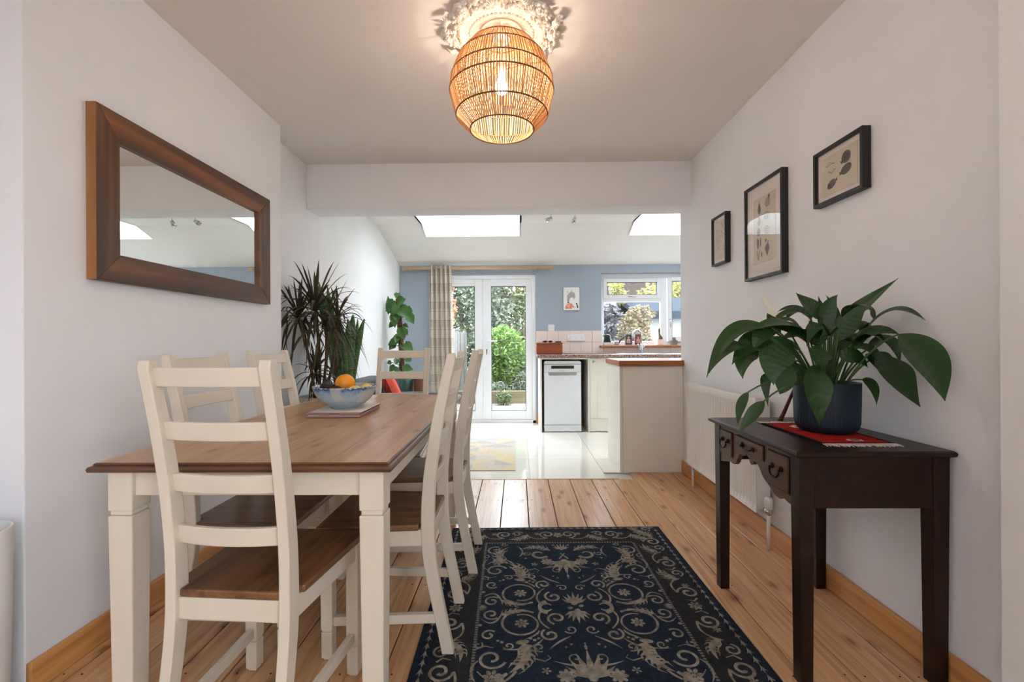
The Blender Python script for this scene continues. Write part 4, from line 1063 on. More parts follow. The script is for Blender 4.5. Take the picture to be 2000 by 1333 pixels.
# ================================================================== ceiling rose and pendant
RC = Vector((-0.064, 2.08, ZC))
rs = tag(empty('ceiling_rose', RC), 'white plaster ceiling rose with a ring of flowers and beads above the pendant', 'ceiling rose')
MB().lathe([(0.250, 0.0), (0.245, -0.010), (0.205, -0.016), (0.190, -0.026), (0.180, -0.020), (0.165, -0.018), (0.155, -0.026), (0.150, -0.022), (0.135, -0.018), (0.128, -0.024), (0.122, -0.018), (0.11, -0.012), (0.05, -0.016), (0.035, -0.026), (0.001, -0.028)], 64).build('plaster_disc', 'plaster', rs, smooth=True)
nb_ = 48
bead0 = MB().ball((0, 0, 0), 0.0072, None, None, 8, 6).build('bead', 'plaster', rs, smooth=True, loc=(0.1425, 0, -0.024))
for k in range(1, nb_):
    a = 2 * PI * k / nb_
    copy_obj(bead0, None, rs, (0.1425 * math.cos(a), 0.1425 * math.sin(a), -0.024))
def rosette(c, R0, kind):
    m = MB()
    if kind == 0:
        for ring_, (rr, n_, lift) in enumerate(((R0, 7, 0.0), (R0 * 0.62, 6, -0.006), (R0 * 0.3, 4, -0.011))):
            for k in range(n_):
                a = 2 * PI * k / n_ + ring_ * 0.4
                m.ball((rr * 0.6 * math.cos(a), rr * 0.6 * math.sin(a), lift), rr * 0.5, rr * 0.5, 0.007, 8, 6)
        m.ball((0, 0, -0.014), R0 * 0.16, None, 0.006, 8, 6)
    elif kind == 1:
        for k in range(9):
            a = random.uniform(0, 2 * PI); q = random.uniform(0.2, 0.9) * R0
            m.ball((q * math.cos(a), q * math.sin(a), -random.uniform(0.002, 0.010)), R0 * random.uniform(0.2, 0.34), None, R0 * 0.3, 8, 6)
    else:
        for k in range(7):
            a = -1.2 + 2.4 * k / 6
            m.tube([(0, 0, -0.004), (R0 * 0.5 * math.cos(a), R0 * 0.5 * math.sin(a), -0.013), (R0 * 1.05 * math.cos(a), R0 * 1.05 * math.sin(a), -0.004)], [R0 * 0.10, R0 * 0.17, R0 * 0.05], 6)
    return m
prot = [rosette(None, 0.030, 0), rosette(None, 0.026, 1), rosette(None, 0.034, 2), rosette(None, 0.022, 1)]
pm_ = [p.build('plaster_flower' if i == 0 else ('plaster_fruit' if i in (1, 3) else 'plaster_leaf'), 'plaster', rs, smooth=True) for i, p in enumerate(prot)]
first = [True] * 4
for k in range(64):
    a = 2 * PI * k / 32 + (0.1 if k >= 32 else 0); rr = (0.238 if k < 32 else 0.207) + random.uniform(-0.008, 0.008)
    q = k % 4 if k < 32 else (1, 3, 0, 2)[k % 4]
    o = pm_[q] if first[q] else copy_obj(pm_[q], None, rs)
    first[q] = False
    o.location = (rr * math.cos(a), rr * math.sin(a), -0.016 - random.uniform(0, 0.010)); o.rotation_euler = (random.uniform(-0.3, 0.3), random.uniform(-0.3, 0.3), a + random.uniform(-0.6, 0.6))
    s_ = random.uniform(0.9, 1.2); o.scale = (s_, s_, 1.2 * s_)

ld = tag(empty('pendant_lamp', (RC.x, RC.y, 2.46)), 'round open-weave rattan pendant lamp with a lit bulb', 'pendant lamp')
RINGS = [(0.042, 0.020), (0.085, 0.012), (0.150, -0.025), (0.198, -0.085), (0.229, -0.165), (0.236, -0.225), (0.208, -0.330), (0.145, -0.395)]
for i, (r, z) in enumerate(RINGS):
    MB().tube([(r * math.cos(a), r * math.sin(a), z) for a in [2 * PI * k / 48 for k in range(49)]], 0.0032, 6, False).build('hoop', 'ringwire', ld, smooth=True)
for (r0, z0), (r1, z1), ns in zip(RINGS, RINGS[1:], (60, 88, 104, 120, 124, 120, 104)):
    m = MB()
    for k in range(ns):
        a0 = 2 * PI * k / ns + random.uniform(-0.007, 0.007); a1 = a0 + random.uniform(-0.012, 0.012)
        p = Vector((r0 * math.cos(a0), r0 * math.sin(a0), z0)); q = Vector((r1 * math.cos(a1), r1 * math.sin(a1), z1))
        m.tube([p, q], random.uniform(0.0020, 0.0030), 5)
    stuff(m.build('reed_band', 'reed', ld))
MB().lathe([(0.038, 0.060), (0.040, 0.050), (0.038, 0.012), (0.0, 0.012)], 24).build('ceiling_cup', 'plastic', ld, smooth=True)
MB().tube([(0, 0, 0.02), (0, 0, -0.10)], 0.004, 8).build('flex', 'plastic', ld)
MB().lathe([(0.0, -0.09), (0.016, -0.09), (0.019, -0.10), (0.019, -0.145), (0.0, -0.145)], 16).build('lamp_holder', 'plastic', ld, smooth=True)
spk = MB()
for k in range(3):
    a = 2 * PI * k / 3; spk.tube([(0.018 * math.cos(a), 0.018 * math.sin(a), -0.10), (0.198 * math.cos(a), 0.198 * math.sin(a), -0.085)], 0.002, 6)
spk.build('shade_spider', 'ringwire', ld)
MB().lathe([(0.001, -0.232), (0.012, -0.230), (0.024, -0.220), (0.030, -0.203), (0.028, -0.186), (0.018, -0.165), (0.014, -0.145)], 20).build('bulb', emit('bulb_glow', (1.0, 0.84, 0.66, 1), 78), ld, smooth=True)

# ================================================================== patterned rug
rg = tag(empty('patterned_rug', (0.235, 1.87, 0.0), math.radians(1.0)), 'dark navy rug with taupe scrolling flowers beside the table', 'rug')
RW, RL, RH = 0.602, 0.80, 0.006
B(-RW, RW, -RL, RL, 0.0008, RH).build('rug_border', 'rugborder', rg, 0.002)
BW = 0.205
B(-RW + BW, RW - BW, -RL + BW, RL - BW, RH - 0.002, RH + 0.0005).build('rug_field', 'rug', rg)
eb = MB()
for b_ in ((-RW, RW, -RL, -RL + 0.055), (-RW, RW, RL - 0.055, RL), (-RW, -RW + 0.055, -RL + 0.055, RL - 0.055), (RW - 0.055, RW, -RL + 0.055, RL - 0.055)):
    eb.box(b_[0], b_[1], b_[2], b_[3], RH - 0.002, RH + 0.0004)
eb.build('rug_edge', 'rug', rg)
F = Flat()
def taper(pts, w0, w1=None, wmid=None):
    n = len(pts) - 1
    if n < 1: return
    L1 = []; L2 = []
    for i, p in enumerate(pts):
        a = Vector(pts[max(i - 1, 0)]); b = Vector(pts[min(i + 1, n)]); d = b - a
        nn = Vector((-d.y, d.x)); nn = nn.normalized() if nn.length > 0 else Vector((0, 1))
        k = i / n
        w = (w0 * (1 - k) + (w1 if w1 is not None else w0) * k) if wmid is None else (w0 * (1 - k) ** 2 + 2 * wmid * k * (1 - k) * 1.3 + (w1 or 0.001) * k * k)
        L1.append(Vector(p) + nn * w / 2); L2.append(Vector(p) - nn * w / 2)
    for i in range(n): F.poly([L1[i], L1[i + 1], L2[i + 1], L2[i]])
def spiral(cx, cy, r0, r1, a0, turns, w0, w1, n=26, sx=1):
    pts = [(cx + sx * (r0 + (r1 - r0) * i / n) * math.cos(a0 + turns * 2 * PI * i / n), cy + (r0 + (r1 - r0) * i / n) * math.sin(a0 + turns * 2 * PI * i / n)) for i in range(n + 1)]
    taper(pts, w0, w1); return pts
def lobed(p0, pm, p2, w, lobes=5):
    """acanthus leaf: tapering spine with curled lobes on the outer side"""
    pth = [tuple(q[:2]) for q in through((*p0, 0), (*pm, 0), (*p2, 0), 16)]
    taper(pth, w * 0.25, 0.001, w * 0.9)
    for i in range(lobes):
        k = 2 + int(i * 12 / lobes); a = Vector(pth[k]); b = Vector(pth[k + 1]); d = (b - a).normalized(); nn = Vector((-d.y, d.x))
        for s in (-1, 1):
            q = a + d * w * 0.8 + nn * s * w * (0.85 - 0.08 * i)
            taper([a + nn * s * w * 0.15, a + d * w * 0.25 + nn * s * w * 0.6, q], w * 0.34, 0.001)
def bloom(cx, cy, r, rot=0, pet=7):
    for k in range(pet):
        a = rot + 2 * PI * k / pet
        F.poly(ellipse(cx + r * 0.62 * math.cos(a), cy + r * 0.62 * math.sin(a), r * 0.36, r * 0.23, a, 8))
    F.poly(ellipse(cx, cy, r * 0.24, r * 0.24, 0, 8))
def palmette(cx, cy, s, dirv):
    for k in range(7):
        a = dirv + (k - 3) * 0.33; ln = s * (1.0 - 0.09 * abs(k - 3))
        tip = (cx + ln * math.cos(a), cy + ln * math.sin(a)); mid = (cx + ln * 0.5 * math.cos(a + 0.06 * (k - 3)), cy + ln * 0.5 * math.sin(a + 0.06 * (k - 3)))
        taper([(cx, cy), mid, tip], s * 0.05, 0.001, s * 0.24)
    F.poly(ellipse(cx, cy, s * 0.12, s * 0.12, 0, 8))
def q4(fn):
    for sx in (-1, 1):
        for sy in (-1, 1):
            st = len(F.p); fn()
            F.p[st:] = [[(p[0] * sx, p[1] * sy) for p in q] for q in F.p[st:]]
def q2(fn):
    for sy in (-1, 1):
        st = len(F.p); fn()
        F.p[st:] = [[(p[0], p[1] * sy) for p in q] for q in F.p[st:]]
def field_quarter():
    # round scroll with a flower inside
    spiral(0.225, 0.105, 0.085, 0.055, -2.2, 1.15, 0.011, 0.007)
    bloom(0.225, 0.105, 0.030, 0.3)
    spiral(0.085, 0.075, 0.040, 0.008, 1.2, -1.2, 0.010, 0.012, 18)
    spiral(0.120, 0.175, 0.036, 0.008, -1.0, 1.2, 0.009, 0.012, 18)
    taper([tuple(q[:2]) for q in through((0.14, 0.02, 0), (0.155, 0.08, 0), (0.12, 0.14, 0), 8)], 0.010, 0.006)
    spiral(0.345, 0.045, 0.036, 0.008, 2.4, -1.2, 0.008, 0.011, 18)
    spiral(0.350, 0.175, 0.030, 0.008, -2.4, 1.1, 0.008, 0.010, 18)
    lobed((0.30, 0.055), (0.27, 0.03), (0.205, 0.015), 0.026, 4)
    # crescents by the middle
    spiral(0.115, 0.0, 0.040, 0.020, -1.5, 0.62, 0.020, 0.006, 14)
    # upper part
    lobed((0.225, 0.215), (0.215, 0.295), (0.275, 0.370), 0.046, 6)
    F.poly(ellipse(0.225, 0.215, 0.026, 0.012, 0.2, 12))
    spiral(0.335, 0.300, 0.052, 0.012, 2.8, -1.2, 0.010, 0.012)
    bloom(0.330, 0.385, 0.034, 0.8)
    taper([tuple(q[:2]) for q in through((0.25, 0.36, 0), (0.31, 0.41, 0), (0.38, 0.36, 0), 10)], 0.010, 0.004)
    lobed((0.28, 0.37), (0.33, 0.46), (0.27, 0.545), 0.042, 6)
    spiral(0.345, 0.505, 0.045, 0.010, 2.0, -1.2, 0.010, 0.011)
    bloom(0.085, 0.385, 0.034, 0.0, 8)
    F.poly(ellipse(0.085, 0.385, 0.022, 0.018, 0, 12))
    bloom(0.150, 0.360, 0.018, 0.5, 5)
    spiral(0.120, 0.465, 0.046, 0.016, -2.6, 0.85, 0.020, 0.008, 20)
    lobed((0.06, 0.50), (0.13, 0.545), (0.205, 0.52), 0.032, 5)
    taper([(0.19, 0.30), (0.15, 0.315), (0.13, 0.300), (0.14, 0.285)], 0.006, 0.003)
    taper([(0.39, 0.25), (0.36, 0.235), (0.33, 0.245)], 0.008, 0.003)
    for (x_, y_, r_) in ((0.05, 0.23, 0.006), (0.07, 0.245, 0.005), (0.18, 0.205, 0.007), (0.195, 0.195, 0.007), (0.165, 0.195, 0.006), (0.30, 0.215, 0.007), (0.315, 0.207, 0.006), (0.385, 0.115, 0.008), (0.04, 0.565, 0.007), (0.19, 0.42, 0.006)):
        F.poly(ellipse(x_, y_, r_, r_, 0, 8))
    palmette(0.395, 0.0, 0.035, PI)
    for (cx, cy, r0_, a0_, tr_, w_) in ((0.040, 0.145, 0.026, 0.4, 1.1, 0.006), (0.165, 0.245, 0.024, 2.0, -1.1, 0.006), (0.275, 0.235, 0.022, 0.5, 1.1, 0.006), (0.045, 0.300, 0.024, 1.0, -1.0, 0.005), (0.185, 0.470, 0.022, 2.4, 1.1, 0.006), (0.390, 0.440, 0.020, 1.0, 1.0, 0.006), (0.385, 0.230, 0.018, 4.0, -1.0, 0.006), (0.300, 0.575, 0.018, 3.0, 1.1, 0.006)):
        spiral(cx, cy, r0_, 0.005, a0_, tr_, w_, w_ * 1.3, 16)
    for (p_, q_, r_) in (((0.30, 0.03), (0.335, 0.10), (0.385, 0.075)), ((0.15, 0.20), (0.205, 0.245), (0.30, 0.255)), ((0.045, 0.185), (0.09, 0.215), (0.13, 0.255)), ((0.22, 0.44), (0.205, 0.50), (0.235, 0.560)), ((0.02, 0.33), (0.06, 0.335), (0.12, 0.315)), ((0.38, 0.31), (0.40, 0.36), (0.375, 0.42)), ((0.16, 0.15), (0.175, 0.175), (0.215, 0.200))):
        taper([tuple(q[:2]) for q in through((*p_, 0), (*q_, 0), (*r_, 0), 8)], 0.004, 0.001, 0.012)
q4(field_quarter)
def field_mid():
    palmette(0, 0.025, 0.085, PI / 2)
    palmette(0, 0.395, 0.135, -PI / 2)
    F.poly(ellipse(0, 0.245, 0.006, 0.014, 0, 8)); F.poly(ellipse(0, 0.225, 0.004, 0.004, 0, 6))
    palmette(0, 0.515, 0.070, PI / 2)
    taper([(-0.022, 0.415), (0.012, 0.475)], 0.010, 0.006); taper([(0.022, 0.415), (-0.012, 0.475)], 0.010, 0.006)
q2(field_mid)
for a in (0.3, 1.87, 3.44, 5.0): F.poly(ellipse(0.024 * math.cos(a), 0.024 * math.sin(a), 0.012, 0.009, a, 8))
# border scrolls: unit laid along each side
def border_unit(u):
    spiral(u, 0.100, 0.045, 0.010, 1.5, -1.35, 0.010, 0.013, 24)
    taper([tuple(q[:2]) for q in through((u, 0.145, 0), (u + 0.07, 0.150, 0), (u + 0.115, 0.095, 0), 10)], 0.010, 0.006)
    lobed((u + 0.11, 0.10), (u + 0.145, 0.150), (u + 0.215, 0.160), 0.034, 5)
    spiral(u + 0.165, 0.090, 0.030, 0.008, 3.4, 1.2, 0.008, 0.010, 18)
    bloom(u + 0.055, 0.092, 0.018, 0.2, 6)
    taper([(u - 0.045, 0.08), (u - 0.065, 0.10), (u - 0.055, 0.13)], 0.010, 0.003)
def along(fn, length, place):
    st = len(F.p); fn()
    F.p[st:] = [[place(p[0], p[1]) for p in q] for q in F.p[st:]]
for sgn in (-1, 1):
    for u in (0.10, 0.36, 0.60):
        for mir in (-1, 1):
            along(lambda u=u: border_unit(u), 0, lambda a, b, s=sgn, m_=mir: (s * (RW - b), m_ * a))
    for u in (0.06, 0.30):
        for mir in (-1, 1):
            along(lambda u=u: border_unit(u), 0, lambda a, b, s=sgn, m_=mir: (m_ * a, s * (RL - b)))
    for s2 in (-1, 1):
        palmette(sgn * (RW - 0.12), s2 * (RL - 0.12), 0.07, math.atan2(s2, sgn))
    bloom(sgn * (RW - 0.11), 0, 0.03); bloom(0, sgn * (RL - 0.11), 0.03)
F.p = [[p for p in q] for q in F.p if all(abs(p[0]) < RW - 0.004 and abs(p[1]) < RL - 0.004 for p in q)]
F.build('scroll_pattern', 'rugpat', rg, lambda u, v: (u, v, RH + 0.0009))
F = Flat()
# leaf chain near the edge and dashed line around the field
def chain(a0, a1, place):
    n = int(abs(a1 - a0) / 0.042)
    for i in range(n):
        u = a0 + (a1 - a0) * (i + 0.5) / n; h_ = 0.021
        for q in ([(u - h_, 0.0), (u + h_ * 0.2, 0.006), (u + h_, 0.0), (u + h_ * 0.2, -0.006)], [(u, 0.0), (u - h_ * 0.5, 0.013), (u + h_ * 0.3, 0.004)], [(u, 0.0), (u - h_ * 0.5, -0.013), (u + h_ * 0.3, -0.004)]):
            F.poly([place(*p) for p in q])
eo = 0.034
for s in (-1, 1):
    chain(-RL + eo, RL - eo, lambda a, b, s=s: (s * (RW - eo) + b, a))
    chain(-RW + eo, RW - eo, lambda a, b, s=s: (a, s * (RL - eo * 0.6) + b))
F.build('leaf_chain', 'rugpat', rg, lambda u, v: (u, v, RH + 0.0008))
F = Flat()
for s in (-1, 1):
    for (a, hl_, fn) in ((RL - BW, RL - BW, lambda t_, o_, s=s: (s * (RW - BW) + o_, t_)), (RW - BW, RW - BW, lambda t_, o_, s=s: (t_, s * (RL - BW) + o_))):
        n = int(2 * hl_ / 0.014)
        for i in range(n):
            t0 = -hl_ + 2 * hl_ * i / n
            F.poly([fn(t0, -0.006), fn(t0 + 0.009, -0.006), fn(t0 + 0.009, 0.006), fn(t0, 0.006)])
F.build('dashed_line', 'rugline', rg, lambda u, v: (u, v, RH + 0.0011))

# ================================================================== kitchen
# worktop run
tag(B(0.245, 2.69, 5.43, 6.035, 0.893, 0.932).build('kitchen_worktop', 'granite', None, 0.006), 'speckled pinkish brown laminate worktop under the kitchen window', 'worktop')
# housing panels either side of the dishwasher
hs = tag(empty('appliance_housing', (0.58, 5.75, 0)), 'cream housing panels around the open dishwasher bay', 'cabinet')
B(-0.305, -0.285, -0.285, 0.28, 0, 0.892).build('side_panel', 'cream', hs, 0.001)
B(0.268, 0.288, -0.285, 0.28, 0, 0.892).build('side_panel', 'cream', hs, 0.001)
B(-0.285, 0.268, -0.28, -0.262, 0.877, 0.892).build('top_rail', 'cream', hs)
B(-0.285, 0.268, 0.262, 0.28, 0, 0.877).build('back_board', 'dark', hs)
# dishwasher
dw = tag(empty('dishwasher', (0.545, 5.765, 0)), 'slim white dishwasher standing under the worktop', 'dishwasher')
B(-0.222, 0.222, -0.27, 0.24, 0.012, 0.815).build('casing', 'appliance', dw, 0.004)
MB().prism([(-0.222, 0.818), (0.222, 0.818), (0.222, 0.838), (0.216, 0.850), (0.204, 0.856), (-0.204, 0.856), (-0.216, 0.850), (-0.222, 0.838)], 'y', -0.285, 0.24).build('lid', 'appliance', dw, 0.003)
B(-0.222, 0.222, -0.292, -0.272, 0.725, 0.815).build('control_panel', 'appliance', dw, 0.004)
B(-0.137, 0.137, -0.2945, -0.291, 0.764, 0.800).build('display', 'dark', dw, 0.003)
B(-0.222, 0.222, -0.292, -0.272, 0.092, 0.722).build('door', 'appliance', dw, 0.004)
MB().prism([(-0.172, 0.718), (0.172, 0.718), (0.166, 0.690), (0.155, 0.682), (-0.155, 0.682), (-0.166, 0.690)], 'y', -0.2945, -0.290).build('grip', 'steel', dw, 0.002)
B(-0.222, 0.222, -0.287, -0.27, 0.008, 0.086).build('plinth', 'appliance', dw, 0.002)
tcu = bpy.data.curves.new('brand_lettering', 'FONT'); tcu.body = 'INDESIT'; tcu.size = 0.014; tcu.align_x = 'CENTER'; tcu.extrude = 0.0003
tmp_ = bpy.data.objects.new('lettering_curve', tcu); COL.objects.link(tmp_); bpy.context.view_layer.update()
tme = bpy.data.meshes.new_from_object(tmp_.evaluated_get(bpy.context.evaluated_depsgraph_get())); bpy.data.objects.remove(tmp_)
tco = bpy.data.objects.new('brand_lettering', tme); COL.objects.link(tco); tco.parent = dw; tco.location = (0.006, -0.2925, 0.733); tco.rotation_euler = (PI / 2, 0, 0)
tme.materials.clear(); tme.materials.append(MT['ink'])
Flat().ring(ellipse(-0.040, 0.738, 0.006, 0.006), 0.0015).build('brand_mark', 'ink', dw, lambda u, v: (u, -0.2925, v))
# base cabinet right of it
cb = tag(empty('base_cabinet', (1.16, 5.76, 0)), 'cream shaker base cabinet with a chrome knob beside the dishwasher', 'cabinet')
B(-0.29, 0.33, -0.27, 0.27, 0.13, 0.892).build('carcass', 'cream', cb)
dr = MB(); ya, yb = -0.292, -0.272
dr.box(-0.288, -0.198, ya, yb, 0.165, 0.888).box(0.19, 0.31, ya, yb, 0.165, 0.888).box(-0.198, 0.19, ya, yb, 0.80, 0.888).box(-0.198, 0.19, ya, yb, 0.165, 0.255).box(-0.198, 0.19, ya + 0.009, yb, 0.255, 0.80)
do = dr.build('door', 'cream', cb, 0.002)
MB().lathe([(0.0, -0.022), (0.012, -0.020), (0.0155, -0.013), (0.013, -0.007), (0.006, -0.004), (0.006, 0.002), (0.0, 0.002)], 16).build('knob', 'chrome', do, smooth=True, loc=(-0.243, -0.294, 0.842), rot=(-PI / 2, 0, 0))
B(-0.288, 0.31, -0.282, -0.25, 0.008, 0.161).build('kickboard', 'creampanel', cb)
cb2 = tag(empty('base_cabinet', (2.09, 5.76, 0)), 'cream base cabinet behind the peninsula, under the sink', 'cabinet')
B(-0.59, 0.59, -0.27, 0.27, 0.13, 0.892).build('carcass', 'cream', cb2)
B(-0.588, -0.01, -0.292, -0.272, 0.165, 0.888).build('door', 'cream', cb2, 0.002); B(0.0, 0.588, -0.292, -0.272, 0.165, 0.888).build('door', 'cream', cb2, 0.002)
B(-0.588, 0.588, -0.282, -0.25, 0.008, 0.161).build('kickboard', 'creampanel', cb2)
# peninsula
pn = tag(empty('peninsula_unit', (1.30, 4.07, 0)), 'cream panelled peninsula cabinet standing at the end of the right wall', 'cabinet')
B(-0.42, 0.9, -0.215, 0.245, 0.0, 0.884).build('carcass', 'cream', pn)
B(-0.445, -0.422, -0.262, 0.25, 0.0, 0.884).build('side_panel', 'cream', pn, 0.001)
B(-0.421, 0.078, -0.270, -0.250, 0.0, 0.884).build('end_panel', 'creampanel', pn, 0.001)
tag(B(0.842, 2.2, 3.775, 4.345, 0.886, 0.932).build('peninsula_worktop', 'oak', None, 0.004), 'oak edged worktop on the cream peninsula', 'worktop')

# sink and tap
sk = tag(empty('sink', (1.75, 5.76, 0.932)), 'stainless steel sink set in the worktop under the window', 'sink')
rows = []
for w_, d_, z in ((0.46, 0.235, 0.0005), (0.455, 0.23, 0.005), (0.20, 0.18, 0.005), (0.195, 0.175, 0.0)):
    rows.append([(p[0] + (0.15 if w_ < 0.3 else 0), p[1], z) for p in rrect(w_, d_, 0.04)])
rows.append([(p[0] * 0.9 + 0.015, p[1] * 0.9, 0.0008) for p in rows[-1]])
m = MB().grid(rows, close=True); n_ = len(rows[0]); m.f.append(tuple(4 * n_ + i for i in range(n_)))
m.build('sink_bowl', 'steel', sk, smooth=True, angle=40)
dg = MB()
for i in range(7): dg.box(-0.40, -0.12, -0.15 + i * 0.045, -0.135 + i * 0.045, 0.004, 0.0075)
stuff(dg.build('drainer_ribs', 'steel', sk))
tp = tag(empty('kitchen_tap', (1.615, 5.93, 0.937)), 'tall chrome swan-neck tap with two levers behind the sink', 'tap')
MB().lathe([(0.026, 0), (0.026, 0.006), (0.019, 0.02), (0.017, 0.10), (0.013, 0.12)], 20).build('tap_body', 'chrome', tp, smooth=True)
pts = [(0, 0, 0.10), (0, 0, 0.22)] + [(-0.064 + 0.064 * math.cos(a), -0.035 * (1 - math.cos(a)), 0.22 + 0.075 * math.sin(a)) for a in [PI * k / 12 for k in range(1, 13)]] + [(-0.130, -0.075, 0.19)]
MB().tube(pts, 0.0115, 12).build('spout', 'chrome', tp, smooth=True)
for s in (-1, 1):
    MB().tube([(s * 0.008, 0, 0.03), (s * 0.03, -0.01, 0.07), (s * 0.052, -0.02, 0.118)], [0.011, 0.010, 0.007], 10).build('lever', 'chrome', tp, smooth=True)

# leather bread box with glasses on it
bb = tag(empty('bread_box', (0.405, 5.80, 0.932)), 'tan leather covered box on the worktop by the door', 'box')
B(-0.165, 0.165, -0.10, 0.10, 0, 0.122).build('box_body', 'tan', bb, 0.012, seg=3)
B(-0.167, 0.167, -0.102, 0.102, 0.124, 0.145).build('box_lid', 'tan', bb, 0.008, seg=3)
sg = tag(empty('sunglasses', (0.385, 5.745, 1.078)), 'dark sunglasses lying on the tan box', 'sunglasses')
for s in (-1, 1):
    MB().ball((s * 0.032, -0.01, 0.013), 0.027, 0.006, 0.0125, 14, 8).build('lens', 'dark', sg, smooth=True)
    MB().tube([(s * 0.06, -0.008, 0.016), (s * 0.062, 0.06, 0.008), (s * 0.058, 0.10, 0.003)], 0.0025, 6).build('temple_arm', 'dark', sg, smooth=True)
MB().tube([(-0.010, -0.012, 0.015), (0, -0.014, 0.018), (0.010, -0.012, 0.015)], 0.0025, 6).build('bridge', 'dark', sg)
tag(MB().box(0.485, 0.555, 5.72, 5.85, 1.078, 1.094).build('glasses_case', 'dark', None, 0.006), 'slim black case beside the sunglasses on the tan box', 'case')

# switches, sockets and picture on the blue wall
socket('kitchen_socket', 'wide white socket plate on the blush tiles above the worktop', (0.78, YW - 0.0135, 1.14), 0, 0.235, 0.086, 3)
sw = tag(empty('light_switch', (0.455, YW - 0.001, 1.272)), 'small square white switch on the blue wall above the tiles', 'switch')
B(-0.043, 0.043, -0.009, 0, -0.043, 0.043).build('face_plate', 'plastic', sw, 0.003); B(-0.008, 0.008, -0.013, -0.008, -0.014, 0.014).build('rocker_switch', 'plastic', sw, 0.001)
for s in (-1, 1): B(s * 0.030 - 0.002, s * 0.030 + 0.002, -0.0096, -0.008, -0.002, 0.002).build('screw', 'dark', sw)
ap = tag(empty('small_canvas', (0.722, YW - 0.001, 1.655)), 'small white canvas with grey and orange drawing on the blue wall', 'picture')
B(-0.105, 0.105, -0.020, 0, -0.150, 0.150).build('canvas', 'white', ap, 0.002)
fa = Flat(); fo = Flat(); fd = Flat()
fa.poly([(-0.060, -0.02), (-0.055, 0.05), (-0.01, 0.095), (0.035, 0.085), (0.055, 0.03), (0.035, -0.01), (0.01, 0.02), (-0.02, 0.01), (-0.03, -0.05), (-0.045, -0.045)])
fa.line([(-0.06, 0.10), (-0.045, 0.075)], 0.008); fa.line([(0.005, 0.12), (0.005, 0.085)], 0.006)
fo.poly([(-0.085, -0.135), (-0.08, -0.09), (-0.045, -0.06), (0.0, -0.06), (0.025, -0.09), (0.045, -0.115), (0.01, -0.118), (0.0, -0.135)])
fd.poly(ellipse(0.078, -0.10, 0.009, 0.028, 0.15, 12)); fd.poly(ellipse(0.067, -0.065, 0.011, 0.010, 0, 10)); fd.line([(-0.055, -0.045), (-0.03, -0.055)], 0.010)
fn_ = lambda u, v: (u, -0.0206, v)
fa.build('grey_drawing', M('pale_grey_ink', (176, 174, 170), 0.9, 0.15, 40), ap, fn_); fo.build('orange_drawing', M('pale_orange_ink', (236, 164, 132), 0.9, 0.2, 40), ap, fn_); fd.build('dark_drawing', 'inkdark', ap, lambda u, v: (u, -0.0208, v))

# window sill things
SZ = 1.036
bk = None
for k, (c, lb) in enumerate((((196, 200, 206), 'lower thin pale book under the black jug on the sill'), ((226, 228, 232), 'upper thin white book under the black jug on the sill'))):
    z = SZ + k * 0.020
    b_ = empty('book', (1.205, 6.06, z)); tag(b_, lb, 'book', 'books under the black jug')
    B(-0.06, 0.06, -0.055, 0.055, 0.0004, 0.003).build('cover', M('book_cover_%s' % 'ab'[k], c, 0.6), b_); B(-0.06, 0.06, -0.055, 0.055, 0.016, 0.0192).build('cover', bpy.data.materials['book_cover_%s' % 'ab'[k]], b_)
    B(-0.058, 0.057, -0.053, 0.053, 0.003, 0.016).build('pages', 'paper', b_)
jg = tag(empty('black_jug', (1.200, 6.06, SZ + 0.0396)), 'small black lidded jug on two books at the window', 'jug')
MB().lathe([(0.050, 0.0), (0.052, 0.004), (0.044, 0.05), (0.036, 0.092), (0.036, 0.098), (0.02, 0.104), (0.001, 0.105)], 24).build('jug_body', 'dark', jg, smooth=True)
MB().tube([(-0.036, 0, 0.085), (-0.056, 0, 0.092), (-0.050, 0, 0.070)], [0.010, 0.007, 0.004], 8).build('jug_lip', 'dark', jg, smooth=True)
wc = tag(empty('watering_can', (1.325, 6.07, SZ)), 'little dark metal watering can with long thin spout on the sill', 'watering can')
MB().lathe([(0.034, 0.0), (0.036, 0.003), (0.032, 0.045), (0.024, 0.060), (0.020, 0.060), (0.001, 0.055)], 20).build('can_body', 'steel', wc, smooth=True)
MB().tube([(0.02, -0.01, 0.025), (0.06, -0.02, 0.085), (0.145, -0.03, 0.155)], [0.011, 0.008, 0.004], 10).build('spout', 'dark', wc, smooth=True)
MB().tube([(-0.030, 0, 0.05), (-0.055, 0, 0.055), (-0.055, 0, 0.02), (-0.033, 0, 0.012)], 0.004, 8).build('handle', 'steel', wc, smooth=True)
